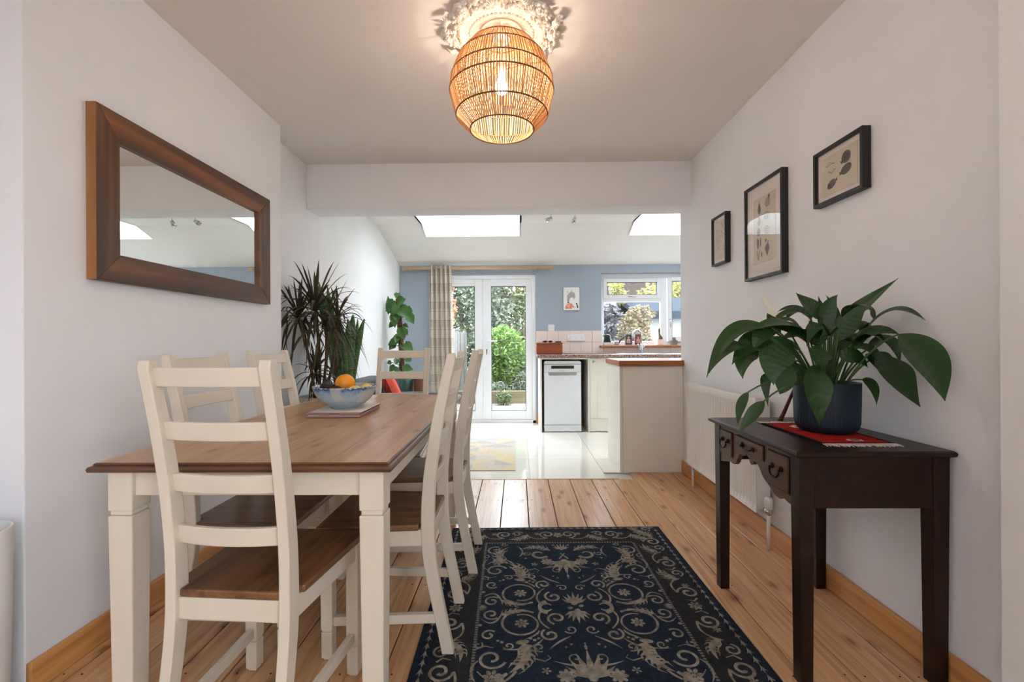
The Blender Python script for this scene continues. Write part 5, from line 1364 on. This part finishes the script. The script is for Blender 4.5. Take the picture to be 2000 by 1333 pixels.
for k, (px_, lb, cs) in enumerate(((1.485, 'grey framed photo standing on the sill, left of the two', (86, 70, 74)), (1.615, 'dark red framed photo standing on the sill, behind the tap', (120, 58, 56)))):
    p_ = tag(empty('photo_frame', (px_, 6.085, SZ)), lb, 'photo frame', 'photo frames on the window sill')
    p_.rotation_euler = (0.0, 0, 0.06 - 0.1 * k)
    fb = MB(); w_, h_ = 0.050, 0.150
    fb.box(-w_, -w_ + 0.008, -0.008, 0.004, 0, h_).box(w_ - 0.008, w_, -0.008, 0.004, 0, h_).box(-w_, w_, -0.008, 0.004, 0, 0.008).box(-w_, w_, -0.008, 0.004, h_ - 0.008, h_)
    fb.build('frame_bar', 'steel', p_)
    B(-w_ + 0.004, w_ - 0.004, -0.003, 0.003, 0.004, h_ - 0.004).build('photo_sheet', M('photo_print_%s' % 'ab'[k], cs, 0.4, 0.3, 26), p_)
    fg = Flat(); fg.poly(ellipse(0.0, 0.10, 0.013, 0.015)); fg.poly([(-0.026, 0.03), (-0.022, 0.075), (0.0, 0.088), (0.022, 0.075), (0.026, 0.03)])
    fg.build('photo_figure', M('photo_figure_%s' % 'ab'[k], (206, 178, 170) if k == 0 else (206, 150, 140), 0.5, 0.3, 30), p_, lambda u, v: (u, -0.0036, v))
def cactus_pot(nm, lb, loc, potmat, rp, hp, ribbed, col):
    c_ = tag(empty(nm, loc), lb, 'cactus')
    if ribbed:
        rows = [[((r_ - (0.002 if k % 2 else 0)) * math.cos(2 * PI * k / 40), (r_ - (0.002 if k % 2 else 0)) * math.sin(2 * PI * k / 40), z_) for k in range(40)] for r_, z_ in ((rp * 0.9, 0), (rp, hp), (rp * 0.88, hp), (rp * 0.85, hp - 0.012))]
        m_ = MB().grid(rows, close=True); m_.f.append(tuple(range(40))[::-1]); m_.build('plant_pot', potmat, c_)
    else:
        MB().lathe([(rp * 0.92, 0), (rp, 0.004), (rp, hp), (rp * 0.9, hp), (rp * 0.88, hp - 0.012)], 28).build('plant_pot', potmat, c_, smooth=True, angle=40)
    MB().lathe([(rp * 0.88, hp - 0.014), (0.001, hp - 0.010)], 20, cap=False).build('soil', 'soil', c_)
    return c_
cp = cactus_pot('potted_cactus', 'slender tall cactus in a pink pot on the sill', (1.90, 6.075, SZ), 'pinkpot', 0.045, 0.075, False, None)
MB().tube([(0.0, 0, 0.06), (0.004, 0, 0.10), (-0.006, 0, 0.15), (-0.008, 0, 0.20), (-0.006, 0, 0.232)], [0.020, 0.022, 0.012, 0.015, 0.004], 12).build('cactus_stem', M('olive_cactus', (106, 96, 66), 0.8, 0.2, 50, 0.5, 120), cp, smooth=True)
MB().tube([(0.016, 0, 0.06), (0.026, 0, 0.09), (0.024, 0, 0.115)], [0.012, 0.012, 0.004], 10).build('cactus_stem', 'drystem', cp, smooth=True)
cp = cactus_pot('potted_cactus', 'round little cactus in a ribbed grey pot on the sill', (2.085, 6.07, SZ), 'greypot', 0.046, 0.062, True, None)
MB().ball((0, 0, 0.075), 0.026, 0.026, 0.032, 16, 12).build('cactus_stem', M('grey_green_cactus', (118, 116, 92), 0.85, 0.2, 60, 0.5, 120), cp, smooth=True)
cp = cactus_pot('terracotta_pot', 'small terracotta pot on the sill at the edge of the opening', (2.245, 6.06, SZ), 'terracotta', 0.036, 0.072, False, None)
cp['category'] = 'pot'

# curtain and pole
cr = tag(empty('curtain_pole', (-0.54, 5.965, 2.06)), 'pale wooden curtain pole with turned ends above the french doors', 'curtain pole')
MB().tube([(-0.90, 0, 0), (0.965, 0, 0)], 0.018, 14).build('pole', 'rod', cr, smooth=True)
for s, xx in ((-1, -0.90), (1, 0.965)):
    m_ = MB().lathe([(0.0165, 0.0), (0.022, 0.004), (0.022, 0.014), (0.015, 0.020), (0.024, 0.032), (0.030, 0.046), (0.024, 0.060), (0.010, 0.068), (0.001, 0.069)], 20)
    m_.build('finial', 'rod', cr, smooth=True, loc=(xx, 0, 0), rot=(0, s * PI / 2, 0))
for xx in (-0.86, 0.78):
    B(xx - 0.018, xx + 0.018, -0.02, 0.084, -0.02, 0.02).build('pole_bracket', 'rod', cr, 0.008)
def curtain():
    me = bpy.data.meshes.new('curtain'); nx, nz = 80, 30; vs = []; fs = []; uv = []
    for j in range(nz + 1):
        k = j / nz; z = 2.095 - k * 2.06
        for i in range(nx + 1):
            u = i / nx; ph = u * 5 * 2 * PI
            wd = 0.295 + 0.035 * k
            amp = 0.036 * (1 - 0.15 * k)
            vs.append((-1.005 + (u - 0.5) * wd + 0.012 * math.sin(ph * 2) * k + 0.02 * k, 5.955 + amp * math.sin(ph + 0.5 * math.sin(k * 3)), z)); uv.append((u * 1.5, k * 2.06))
    for j in range(nz):
        for i in range(nx):
            a = j * (nx + 1) + i; fs.append((a, a + 1, a + nx + 2, a + nx + 1))
    me.from_pydata(vs, [], fs); l = me.uv_layers.new(name='uv')
    for lp in me.loops: l.data[lp.index].uv = uv[lp.vertex_index]
    me.polygons.foreach_set('use_smooth', [True] * len(me.polygons)); me.materials.append(MT['curtain'])
    o = bpy.data.objects.new('curtain', me); COL.objects.link(o)
    md = o.modifiers.new('thickness', 'SOLIDIFY'); md.thickness = 0.003
    return o
tag(curtain(), 'cream and taupe checked eyelet curtain drawn back beside the french doors', 'curtain')

# ceiling spot bar
sp = tag(empty('spotlight_bar', (0.50, 4.80, KZ)), 'chrome spotlight bar with swivelling heads on the kitchen ceiling', 'spotlight')
B(-0.20, 0.20, -0.010, 0.010, -0.012, 0).build('bar', 'chrome', sp, 0.003)
for xx, az, tl in ((-0.135, 0.9, 1.0), (0.115, -0.2, 0.35)):
    h_ = MB().lathe([(0.001, 0.012), (0.014, 0.010), (0.020, -0.01), (0.026, -0.055), (0.024, -0.055), (0.016, -0.02), (0.001, -0.018)], 18).build('lamp_head', 'chrome', sp, smooth=True, loc=(xx, 0, -0.060), rot=(tl * 0.6, tl, az))
    MB().tube([(xx, 0, -0.01), (xx, 0, -0.062)], 0.004, 8).build('lamp_stem', 'chrome', sp)

# flat-weave rug in the kitchen
kr = tag(empty('flatweave_rug', (-0.395, 4.52, 0)), 'pale geometric rug of grey and straw triangles on the cream tiles', 'rug')
KW, KL = 0.375, 0.67
B(-KW, KW, -KL, KL, 0.0005, 0.006).build('rug_ground', 'krug', kr)
tri = {'krug_g': Flat(), 'krug_y': Flat(), 'krug': Flat()}
nx, ny = 4, 8; cw, ch = 2 * KW / nx, 2 * KL / ny
for i in range(nx):
    for j in range(ny):
        x0, y0_ = -KW + i * cw, -KL + j * ch
        c1, c2 = random.choice(['krug_g', 'krug_y', 'krug', 'krug_g']), random.choice(['krug_y', 'krug', 'krug'])
        if (i + j) % 2: tri[c1].poly([(x0, y0_), (x0 + cw, y0_), (x0 + cw, y0_ + ch)]); tri[c2].poly([(x0, y0_), (x0 + cw, y0_ + ch), (x0, y0_ + ch)])
        else: tri[c1].poly([(x0, y0_), (x0 + cw, y0_), (x0, y0_ + ch)]); tri[c2].poly([(x0 + cw, y0_), (x0 + cw, y0_ + ch), (x0, y0_ + ch)])
for k_, nm in (('krug_g', 'grey_triangles'), ('krug_y', 'straw_triangles')):
    stuff(tri[k_].build(nm, k_, kr, lambda u, v: (u, v, 0.0066)))

# ================================================================== sofa corner
sf = tag(empty('sofa', (-1.20, 4.255, 0)), 'charcoal grey sofa along the left kitchen wall behind the table', 'sofa')
B(-0.40, 0.40, -0.45, 0.45, 0.06, 0.26).build('sofa_base', 'sofa', sf, 0.02)
B(-0.22, 0.42, -0.33, 0.33, 0.26, 0.43).build('seat_cushion', 'sofa', sf, 0.04, seg=4)
MB().prism([(-0.40, 0.22), (-0.10, 0.22), (-0.14, 0.70), (-0.17, 0.735), (-0.22, 0.75), (-0.34, 0.75), (-0.40, 0.70)], 'y', -0.45, 0.45).build('backrest', 'sofa', sf, 0.02, seg=3)
for s in (-1, 1): B(-0.40, 0.42, s * 0.39 - 0.06, s * 0.39 + 0.06, 0.06, 0.585).build('armrest', 'sofa', sf, 0.03, seg=3)
for sx in (-0.34, 0.34):
    for sy in (-0.43, 0.43): B(sx - 0.02, sx + 0.02, sy - 0.02, sy + 0.02, 0, 0.062).build('leg', 'desk', sf)
cu = MB()
def cushion(w, h, t):
    rows = []
    n_ = 12
    for sgn in (1, -1):
        for j in range(n_ + 1):
            v = -1 + 2 * j / n_; row = []
            for i in range(n_ + 1):
                u = -1 + 2 * i / n_
                row.append((u * w * (1 - 0.06 * v * v), v * h * (1 - 0.06 * u * u), sgn * t * ((1 - u ** 4) * (1 - v ** 4)) ** 0.6))
            rows.append(row)
        cu.grid(rows[-(n_ + 1):])
cushion(0.20, 0.20, 0.065)
tag(cu.build('sofa_cushion', 'coral', None, smooth=True, loc=(-1.205, 4.40, 0.615), rot=(0.0, 1.15, 0.25)), 'coral red scatter cushion leaning on the grey sofa', 'cushion')

# plant table in the corner with moss-pole climber and a brown pot
pt = tag(empty('plant_table', (-1.33, 5.45, 0)), 'low wooden plant table in the corner behind the sofa', 'table')
B(-0.22, 0.22, -0.18, 0.18, 0.42, 0.45).build('table_top', 'seatwood', pt, 0.004)
for sx in (-0.19, 0.19):
    for sy in (-0.15, 0.15): B(sx - 0.018, sx + 0.018, sy - 0.018, sy + 0.018, 0, 0.42).build('leg', 'seatwood', pt)
C = Vector((-1.395, 5.47, 0.4502))
ph = tag(empty('climbing_philodendron', C), 'climbing heart-leaf plant on a coir pole in a green pot, by the curtain', 'potted plant')
rows = [[((r_ - (0.003 if k % 2 else 0)) * math.cos(2 * PI * k / 60), (r_ - (0.003 if k % 2 else 0)) * math.sin(2 * PI * k / 60), z_) for k in range(60)] for r_, z_ in ((0.105, 0), (0.135, 0.03), (0.143, 0.22), (0.130, 0.225), (0.125, 0.19))]
m_ = MB().grid(rows, close=True); m_.f.append(tuple(range(60))[::-1]); m_.build('plant_pot', 'greenpot', ph, smooth=True)
MB().lathe([(0.126, 0.19), (0.001, 0.20)], 20, cap=False).build('soil', 'soil', ph)
MB().tube([(0.0, 0, 0.15), (0.005, 0, 0.5), (-0.015, 0, 0.8), (-0.035, 0, 1.165)], [0.034, 0.034, 0.033, 0.032], 12).build('coir_pole', 'moss', ph, smooth=True)
def heart(p0, tip, w, hint):
    p0, tip = Vector(p0), Vector(tip); d = (tip - p0); Ln = d.length; d.normalize(); hint = Vector(hint)
    s = d.cross(hint).normalized(); nn = s.cross(d)
    if nn.dot(hint) < 0: nn = -nn
    rows = []
    for i in range(9):
        k = i / 8
        ww = w / 2 * [0.55, 0.85, 1.0, 1.0, 0.9, 0.72, 0.5, 0.26, 0.02][i]; back = -0.10 * Ln if i == 0 else 0
        rows.append([p0 + d * (Ln * k + (back if abs(j) == 2 else 0)) + s * (ww * j / 2) + nn * (-0.12 * Ln * k * k + abs(j) * ww * 0.10) for j in range(-2, 3)])
    return rows
def LP(px, py, Y): return Vector((px, py, Y)) - C
HLV = [((-1.515, 5.42, 1.441), (-1.55, 5.44, 1.657), 0.085), ((-1.416, 5.42, 1.514), (-1.268, 5.36, 1.387), 0.16), ((-1.433, 5.44, 1.577), (-1.33, 5.42, 1.611), 0.14), ((-1.455, 5.38, 1.438), (-1.439, 5.34, 1.267), 0.11),
       ((-1.503, 5.4, 1.488), (-1.564, 5.38, 1.463), 0.06), ((-1.375, 5.45, 1.479), (-1.245, 5.42, 1.464), 0.10), ((-1.314, 5.43, 1.514), (-1.259, 5.4, 1.377), 0.09), ((-1.295, 5.4, 1.42), (-1.219, 5.36, 1.315), 0.11), ((-1.355, 5.44, 1.312), (-1.296, 5.4, 1.268), 0.05),
       ((-1.381, 5.4, 1.268), (-1.336, 5.36, 1.122), 0.12), ((-1.424, 5.42, 1.122), (-1.536, 5.38, 1.062), 0.10), ((-1.345, 5.42, 1.073), (-1.238, 5.38, 1.0), 0.12), ((-1.383, 5.4, 1.073), (-1.359, 5.38, 1.013), 0.05), ((-1.31, 5.4, 0.902), (-1.257, 5.38, 0.867), 0.09),
       ((-1.446, 5.38, 0.807), (-1.496, 5.34, 0.773), 0.08), ((-1.343, 5.36, 0.795), (-1.225, 5.32, 0.773), 0.10), ((-1.392, 5.36, 0.771), (-1.442, 5.32, 0.738), 0.09), ((-1.341, 5.4, 0.817), (-1.278, 5.34, 0.736), 0.09), ((-1.505, 5.42, 0.854), (-1.549, 5.4, 0.843), 0.06),
       ((-1.418, 5.38, 1.535), (-1.468, 5.34, 1.4), 0.10), ((-1.394, 5.4, 1.177), (-1.481, 5.38, 1.147), 0.06)]
for k in range(12):                              # more leaves up the pole
    zz = 0.62 + k * 0.087; a = k * 2.1 + 0.4; out = Vector((math.cos(a), -abs(math.sin(a)) - 0.2, 0)).normalized()
    b0 = C + out * 0.07 + Vector((-0.02, 0, zz - 0.35)); b1 = b0 + out * 0.07 + Vector((0, 0, -0.06)); b0.x = max(b0.x, -1.56); b1.x = max(b1.x, -1.56)
    HLV.append((tuple(b0), tuple(b1), random.uniform(0.07, 0.11)))
for p0, tip, w_ in HLV:
    p0, tip = Vector(p0) - C, Vector(tip) - C
    m_ = MB().grid(heart(p0, tip, w_, (0.1, -1, 0.45)))
    lf = m_.build('leaf', 'phil', ph, smooth=True)
    zz = max(0.2, min(1.1, p0.z - 0.04))
    MB().tube(through((-0.02 * zz, 0, zz), (p0 + Vector((0, 0, zz))) / 2 * 0.5 + p0 * 0.25 + Vector((0, 0, zz * 0.25)), p0, 5), 0.004, 5).build('leaf_stalk', 'drystem', lf, smooth=True)
m_ = tag(empty('brown_pot', (-1.175, 5.44, 0.4502)), 'plain brown clay pot next to the green plant pot', 'pot')
MB().lathe([(0.055, 0), (0.062, 0.004), (0.070, 0.19), (0.072, 0.215), (0.064, 0.215), (0.058, 0.02), (0.001, 0.02)], 24).build('pot_body', M('brown_clay', (112, 62, 44), 0.6), m_, smooth=True, angle=45)

# dracaena and snake plant behind the chimney breast
DC = Vector((-1.47, 3.36, 0))
dp = tag(empty('dracaena', DC), 'spiky dark dragon tree in a tall speckled planter behind the chimney breast', 'potted plant')
MB().lathe([(0.115, 0), (0.12, 0.01), (0.155, 0.685), (0.157, 0.70), (0.142, 0.70), (0.138, 0.66), (0.001, 0.665)], 32).build('planter', 'terrazzo', dp, smooth=True, angle=45)
MB().lathe([(0.139, 0.672), (0.001, 0.680)], 24, cap=False).build('soil', 'soil', dp)
heads = [((-1.486, 3.34, 1.336), 54, 0.42, 0.30), ((-1.612, 3.34, 1.276), 42, 0.34, 0.25), ((-1.335, 3.38, 1.277), 24, 0.30, 0.20), ((-1.476, 3.32, 0.877), 30, 0.24, 0.0), ((-1.325, 3.3, 0.825), 12, 0.22, 0.0), ((-1.394, 3.3, 1.206), 22, 0.40, 0.1)]
for hp, nl, ln, up_ in heads:
    hp = Vector(hp) - DC
    base = Vector((hp.x * 0.2, hp.y * 0.2, 0.66))
    MB().tube(through(base, (base + hp) / 2 + Vector((0.02, 0, 0.0)), hp, 6), [0.013, 0.012, 0.011, 0.010, 0.010, 0.009, 0.008], 8).build('cane', 'drystem', dp, smooth=True)
    for k in range(nl):
        a = k * 2.399 + random.uniform(-0.2, 0.2); f_ = k / nl          # 0 lowest .. 1 top
        el = -0.55 + 1.95 * f_ ** 1.15 + random.uniform(-0.15, 0.15)     # elevation of the leaf
        l_ = ln * random.uniform(0.75, 1.05)
        dirh = Vector((math.cos(a), math.sin(a), 0))
        if (hp + DC).x + dirh.x * l_ * math.cos(max(0, el)) < -1.64: dirh.x *= 0.3; dirh.normalize()
        p0 = hp + Vector((0, 0, (f_ - 0.5) * 0.06))
        pm = p0 + (dirh * math.cos(el) + Vector((0, 0, math.sin(el)))) * l_ * 0.55
        droop = 0.48 * (1 - f_) + 0.05
        p2 = p0 + (dirh * math.cos(el) * 0.95 + Vector((0, 0, math.sin(el)))) * l_ + Vector((0, 0, -droop * l_ * 1.3))
        if p2.x + DC.x < -1.65: p2.x = -1.65 - DC.x
        if pm.x + DC.x < -1.65: pm.x = -1.65 - DC.x
        path = through(p0, pm, p2, 7); rows = []
        for i, p in enumerate(path):
            t_ = (path[min(i + 1, 7)] - path[max(i - 1, 0)]).normalized(); s_ = t_.cross(Vector((0, 0, 1)))
            s_ = s_.normalized() if s_.length > 0.05 else Vector((1, 0, 0)); nn = s_.cross(t_)
            w_ = 0.0098 * (0.7 + 0.3 * math.sin(PI * i / 7)) * (1 if i < 5 else (7.05 - i) / 2.6)
            rows.append([p - s_ * w_, p + nn * (-w_ * 0.4), p + s_ * w_])
        MB().grid(rows).build('leaf', 'draca', dp, smooth=True)
SC = Vector((-1.36, 3.66, 0))
sn = tag(empty('snake_plant', SC), 'tall stiff snake plant with sword leaves beside the dragon tree', 'potted plant')
MB().lathe([(0.10, 0), (0.105, 0.01), (0.125, 0.57), (0.127, 0.60), (0.112, 0.60), (0.108, 0.57), (0.001, 0.575)], 28).build('planter', 'greypot', sn, smooth=True, angle=45)
SWORDS = [((-1.456, 3.7, 0.792), (-1.555, 3.72, 1.177), (-1.637, 3.74, 1.597), 0.070), ((-1.424, 3.66, 0.795), (-1.496, 3.66, 1.176), (-1.532, 3.66, 1.548), 0.072), ((-1.384, 3.62, 0.798), (-1.423, 3.62, 1.093), (-1.43, 3.6, 1.394), 0.066), ((-1.406, 3.7, 0.792), (-1.462, 3.74, 1.05), (-1.51, 3.76, 1.433), 0.05),
          ((-1.366, 3.64, 0.796), (-1.333, 3.62, 1.052), (-1.304, 3.6, 1.316), 0.070), ((-1.357, 3.66, 0.795), (-1.306, 3.66, 1.009), (-1.234, 3.66, 1.282), 0.062), ((-1.343, 3.6, 0.8), (-1.331, 3.57, 1.012), (-1.33, 3.55, 1.277), 0.064), ((-1.364, 3.7, 0.791), (-1.336, 3.72, 1.008), (-1.316, 3.74, 1.286), 0.058), ((-1.352, 3.58, 0.802), (-1.36, 3.56, 0.972), (-1.367, 3.54, 1.213), 0.05)]
for p0, pm, p2, w_ in SWORDS:
    p0 = Vector(p0); p0 = Vector((SC.x + (p0.x - SC.x) * 0.9, p0.y, 0.57))
    path = through(p0 - SC, Vector(pm) - SC, Vector(p2) - SC, 10); rows = []
    for i, p in enumerate(path):
        k = i / 10; ww = w_ / 2 * (0.55 + 0.45 * math.sin(PI * min(1, k * 0.9)) if k < 0.75 else (1.02 - k) / 0.27 * 0.85)
        rows.append([p + Vector((-ww, 0.012 * abs(-1), 0)), p + Vector((-ww * 0.5, 0.002, 0)), p + Vector((0, -0.004, 0)), p + Vector((ww * 0.5, 0.002, 0)), p + Vector((ww, 0.012, 0))])
    o = MB().grid(rows).build('leaf', 'snake', sn, smooth=True)
    md = o.modifiers.new('thickness', 'SOLIDIFY'); md.thickness = 0.004

# ================================================================== garden
struct(B(-8, 12, 6.32, 7.45, -0.12, -0.05).build('ground_paving', 'paving'))
struct(B(-8, 12, 7.45, 8.52, -0.12, -0.06).build('ground_gravel', 'gravel'))
struct(B(-30, 40, 8.52, 60, -0.12, 0.06).build('ground_garden', 'grass'))
struct(B(-30, 40, -40, -3.3, -0.14, -0.06).build('ground_front', 'paving'))
rb = tag(empty('sleeper_edging', (0, 8.5, -0.06)), 'low mossy timber sleeper wall edging the planted bed', 'retaining wall')
for z in (0.0, 0.115):
    for xx in (-2.4, -0.3, 1.8, 3.9): B(xx, xx + 2.08, -0.05 + z * 0.1, 0.05 + z * 0.1, z, z + 0.112).build('sleeper', 'sleeper', rb, 0.006)
fn = tag(empty('board_fence', (-1.20, 6.5, -0.1)), 'weathered grey vertical board fence down the left of the garden', 'fence')
board = None
for k in range(37):
    hgt = 1.385 + random.uniform(-0.02, 0.02)
    B(-0.010, 0.010, 0, 0.112, 0, hgt).build('fence_board', 'fence', fn, loc=(random.uniform(-0.006, 0.006), 0.02 + k * 0.116, 0))
for yy in (0.1, 1.5, 2.9, 4.32): B(-0.09, -0.012, yy - 0.04, yy + 0.04, 0, 1.45).build('fence_post', 'fence', fn)
for zz in (0.3, 1.1): B(-0.05, -0.012, 0, 4.35, zz, zz + 0.08).build('fence_rail', 'fence', fn)

def foliage(n, blobs, size, flat=0.6):
    m_ = MB(); tot = sum(b[3] * b[4] * b[5] for b in blobs)
    for b in blobs:
        for k in range(max(8, int(n * b[3] * b[4] * b[5] / tot))):
            while True:
                v = Vector((random.uniform(-1, 1), random.uniform(-1, 1), random.uniform(-1, 1)))
                if 0.35 < v.length < 1: break
            if v.length < 0.7 and random.random() < 0.5: v = v.normalized() * random.uniform(0.75, 1.0)
            p = Vector((b[0] + v.x * b[3], b[1] + v.y * b[4], b[2] + v.z * b[5]))
            d = Vector((random.gauss(0, 1), random.gauss(0, 1), random.gauss(-0.2, 0.7))).normalized()
            s = d.cross(Vector((random.gauss(0, 1), random.gauss(0, 1), random.gauss(0, 1)))).normalized()
            L = size * random.uniform(0.6, 1.3); W = L * flat * 0.5; nn = d.cross(s) * L * 0.12
            m_.add([p, p + d * L * 0.45 + s * W + nn, p + d * L, p + d * L * 0.45 - s * W + nn], [(0, 1, 2), (0, 2, 3)])
    return m_
def tree(nm, lb, cat, loc, blobs, n, size, mat, trunk, flat=0.6, group=None):
    r = tag(empty(nm, loc), lb, cat, group)
    stuff(foliage(n, blobs, size, flat).build('foliage', mat, r))
    tr_ = MB()
    for t_ in trunk: tr_.tube(t_[0], t_[1], 7)
    tr_.build('trunk' if cat == 'tree' else 'stem', 'bark', r, smooth=True)
    return r
MT['g_bright'] = leafy('bright_shrub_leaf', [(55, 89, 26), (78, 111, 35), (100, 128, 46)], 0.5, 0.35)
MT['g_mid'] = leafy('mid_tree_leaf', [(52, 66, 37), (70, 85, 46), (96, 107, 65), (124, 132, 96)], 0.5, 0.3)
MT['g_grey'] = leafy('silvery_tree_leaf', [(61, 72, 55), (85, 96, 76), (122, 130, 111)], 0.5, 0.3)
MT['g_dark'] = leafy('dark_tree_leaf', [(35, 46, 29), (50, 65, 39), (78, 91, 57)], 0.5, 0.2)
MT['g_autumn'] = leafy('autumn_leaf', [(124, 85, 65), (141, 104, 76), (139, 68, 55), (119, 113, 68)], 0.5, 0.3)
MT['g_yellow'] = leafy('yellow_green_leaf', [(108, 110, 49), (134, 128, 67), (147, 137, 83), (86, 96, 49)], 0.5, 0.35)
MT['g_purple'] = leafy('purple_grey_leaf', [(48, 44, 51), (64, 61, 68), (79, 76, 79), (39, 40, 43)], 0.5, 0.2)
MT['g_bronze'] = leafy('bronze_mottled_leaf', [(84, 78, 46), (98, 73, 62), (109, 100, 61), (61, 67, 42)], 0.5, 0.3)
up1 = lambda h, r: [([(0, 0, -0.1), (0.03, 0, h * 0.5), (0, 0.02, h)], [r, r * 0.8, r * 0.4])]
tree('round_shrub', 'bright lime green rounded shrub seen through the glass door', 'shrub', (-0.24, 9.6, 0.05), [(0, 0, 0.85, 0.42, 0.42, 0.48), (0.05, 0, 0.45, 0.40, 0.38, 0.36), (-0.1, 0, 1.15, 0.28, 0.28, 0.22)], 4200, 0.10, 'g_bright', up1(0.8, 0.03), 0.45)
tree('silver_shrub', 'pale grey green low plants in front of the lime shrub', 'shrub', (0.20, 9.15, 0.05), [(0, 0, 0.22, 0.26, 0.2, 0.24), (-0.55, -0.1, 0.12, 0.2, 0.15, 0.14), (0.15, 0.3, 0.5, 0.25, 0.2, 0.28)], 1500, 0.09, 'g_grey', up1(0.3, 0.015), 0.3)
tree('bed_plant', 'small leafy plant on the gravel by the sleeper wall', 'plant', (-0.25, 8.25, -0.06), [(0, 0, 0.12, 0.13, 0.1, 0.12)], 300, 0.07, 'g_mid', up1(0.1, 0.008), 0.4)
tree('autumn_tree', 'orange and pink autumn tree leaning over the fence', 'tree', (-1.75, 8.9, 0), [(0.1, 0, 1.75, 0.45, 0.5, 0.45), (0.15, 0, 2.3, 0.4, 0.5, 0.5), (0.2, -0.2, 1.45, 0.3, 0.3, 0.25)], 2600, 0.11, 'g_autumn', up1(1.8, 0.05), 0.5)
tree('garden_tree', 'dark evergreen tree behind the fence end', 'tree', (-1.5, 12.2, 0), [(0, 0, 1.3, 0.9, 0.7, 1.1), (0.1, 0, 2.6, 0.9, 0.7, 1.0)], 3600, 0.16, 'g_dark', up1(2.2, 0.09), 0.5, 'trees at the end of the garden')
tree('garden_tree', 'silvery green tree filling the top of the left door pane', 'tree', (-0.75, 11.6, 0), [(0, 0, 2.3, 0.7, 0.6, 0.9), (0.1, 0, 1.3, 0.5, 0.5, 0.8)], 3000, 0.13, 'g_grey', up1(2.2, 0.07), 0.5, 'trees at the end of the garden')
tree('garden_tree', 'mid green tree rising behind the lime shrub', 'tree', (0.15, 12.3, 0), [(-0.2, 0, 1.4, 0.9, 0.6, 1.1), (-0.35, 0, 2.5, 0.65, 0.6, 0.85), (0.4, 0.2, 2.0, 0.4, 0.4, 0.5)], 4200, 0.14, 'g_mid', up1(2.3, 0.08), 0.5, 'trees at the end of the garden')
tree('garden_tree', 'tall dark tree at the far end of the garden', 'tree', (0.0, 15.5, 0), [(0, 0, 1.6, 2.2, 0.8, 1.5), (-0.9, 0, 3.2, 1.2, 0.8, 1.2)], 4200, 0.2, 'g_dark', up1(3, 0.12), 0.5, 'trees at the end of the garden')
tree('purple_shrub', 'purple grey leaved shrub at the left of the kitchen window', 'shrub', (2.15, 10.4, 0.05), [(0, 0, 1.2, 0.42, 0.5, 0.5), (-0.1, 0, 0.6, 0.45, 0.4, 0.5), (-0.1, 0, 1.6, 0.3, 0.4, 0.3)], 2600, 0.13, 'g_purple', up1(1.2, 0.04), 0.6)
tree('mottled_shrub', 'yellow and pink mottled shrub in the middle of the kitchen window', 'shrub', (2.35, 9.2, 0.05), [(0, 0, 1.2, 0.30, 0.35, 0.45), (0.1, 0, 0.75, 0.38, 0.35, 0.45), (0.15, 0.1, 1.55, 0.28, 0.3, 0.22)], 2800, 0.085, 'g_bronze', up1(1.3, 0.03), 0.5)
tree('green_shrub', 'light green shrub low in the kitchen window', 'shrub', (1.62, 8.9, 0.05), [(0, 0, 0.7, 0.42, 0.35, 0.42)], 1400, 0.09, 'g_mid', up1(0.6, 0.025), 0.5)
tree('yellow_tree', 'yellow leaved tree beyond the white outbuilding', 'tree', (4.3, 13.4, 0), [(0, 0, 2.3, 0.8, 0.6, 0.55), (-0.8, 0, 2.0, 0.45, 0.5, 0.4), (0.9, 0, 2.6, 0.9, 0.5, 0.6)], 1700, 0.18, 'g_yellow', up1(2.2, 0.07), 0.35)
tree('yellow_climber', 'yellow starry leaves hanging across the top window pane', 'tree', (2.35, 10.8, 0), [(0, 0, 2.35, 0.16, 0.15, 0.15), (0.12, 0, 2.12, 0.14, 0.15, 0.12)], 160, 0.16, 'g_yellow', up1(2.3, 0.02), 0.4)
tree('garden_tree', 'mid green tree over the outbuilding roof', 'tree', (5.4, 15.2, 0), [(0, 0, 2.0, 0.9, 0.8, 1.2), (-0.9, 0.2, 1.3, 0.9, 0.6, 0.9)], 2600, 0.18, 'g_mid', up1(2.3, 0.08), 0.5, 'trees at the end of the garden')
tree('garden_tree', 'olive green tree behind the mottled shrub in the kitchen window', 'tree', (3.35, 13.0, 0), [(0, 0, 1.1, 1.05, 0.6, 1.0), (-0.7, 0, 1.4, 0.6, 0.5, 0.6)], 2600, 0.15, 'g_bronze', up1(1.2, 0.07), 0.5, 'trees at the end of the garden')
# outbuilding
ob = tag(empty('outbuilding', (4.3, 10.6, 0)), 'white rendered outbuilding with blue grey felt roof seen through the window', 'building')
B(-1.45, 1.8, -0.6, 2.0, 0, 1.66).build('wall', 'render', ob)
MB().prism([(-0.85, 1.60), (-0.85, 1.70), (0.7, 2.15), (2.2, 1.70), (2.2, 1.60), (0.7, 2.02)], 'x', -1.75, 1.9).build('roof', 'slate', ob)
B(-1.78, 1.9, -0.88, -0.84, 1.56, 1.72).build('fascia', 'slate', ob)
# neighbour's house
nh = tag(empty('neighbour_house', (8.5, 24, 0)), 'distant house with a brown tiled roof beyond the garden', 'house')
B(-5.5, 6, -0.5, 6, 0, 3.4).build('wall', 'render', nh)
MB().prism([(-0.9, 3.3), (-0.9, 3.45), (2.8, 6.6), (6.5, 3.45), (6.5, 3.3), (2.8, 6.4)], 'x', -5.8, 6.3).build('roof', 'rooftile', nh)
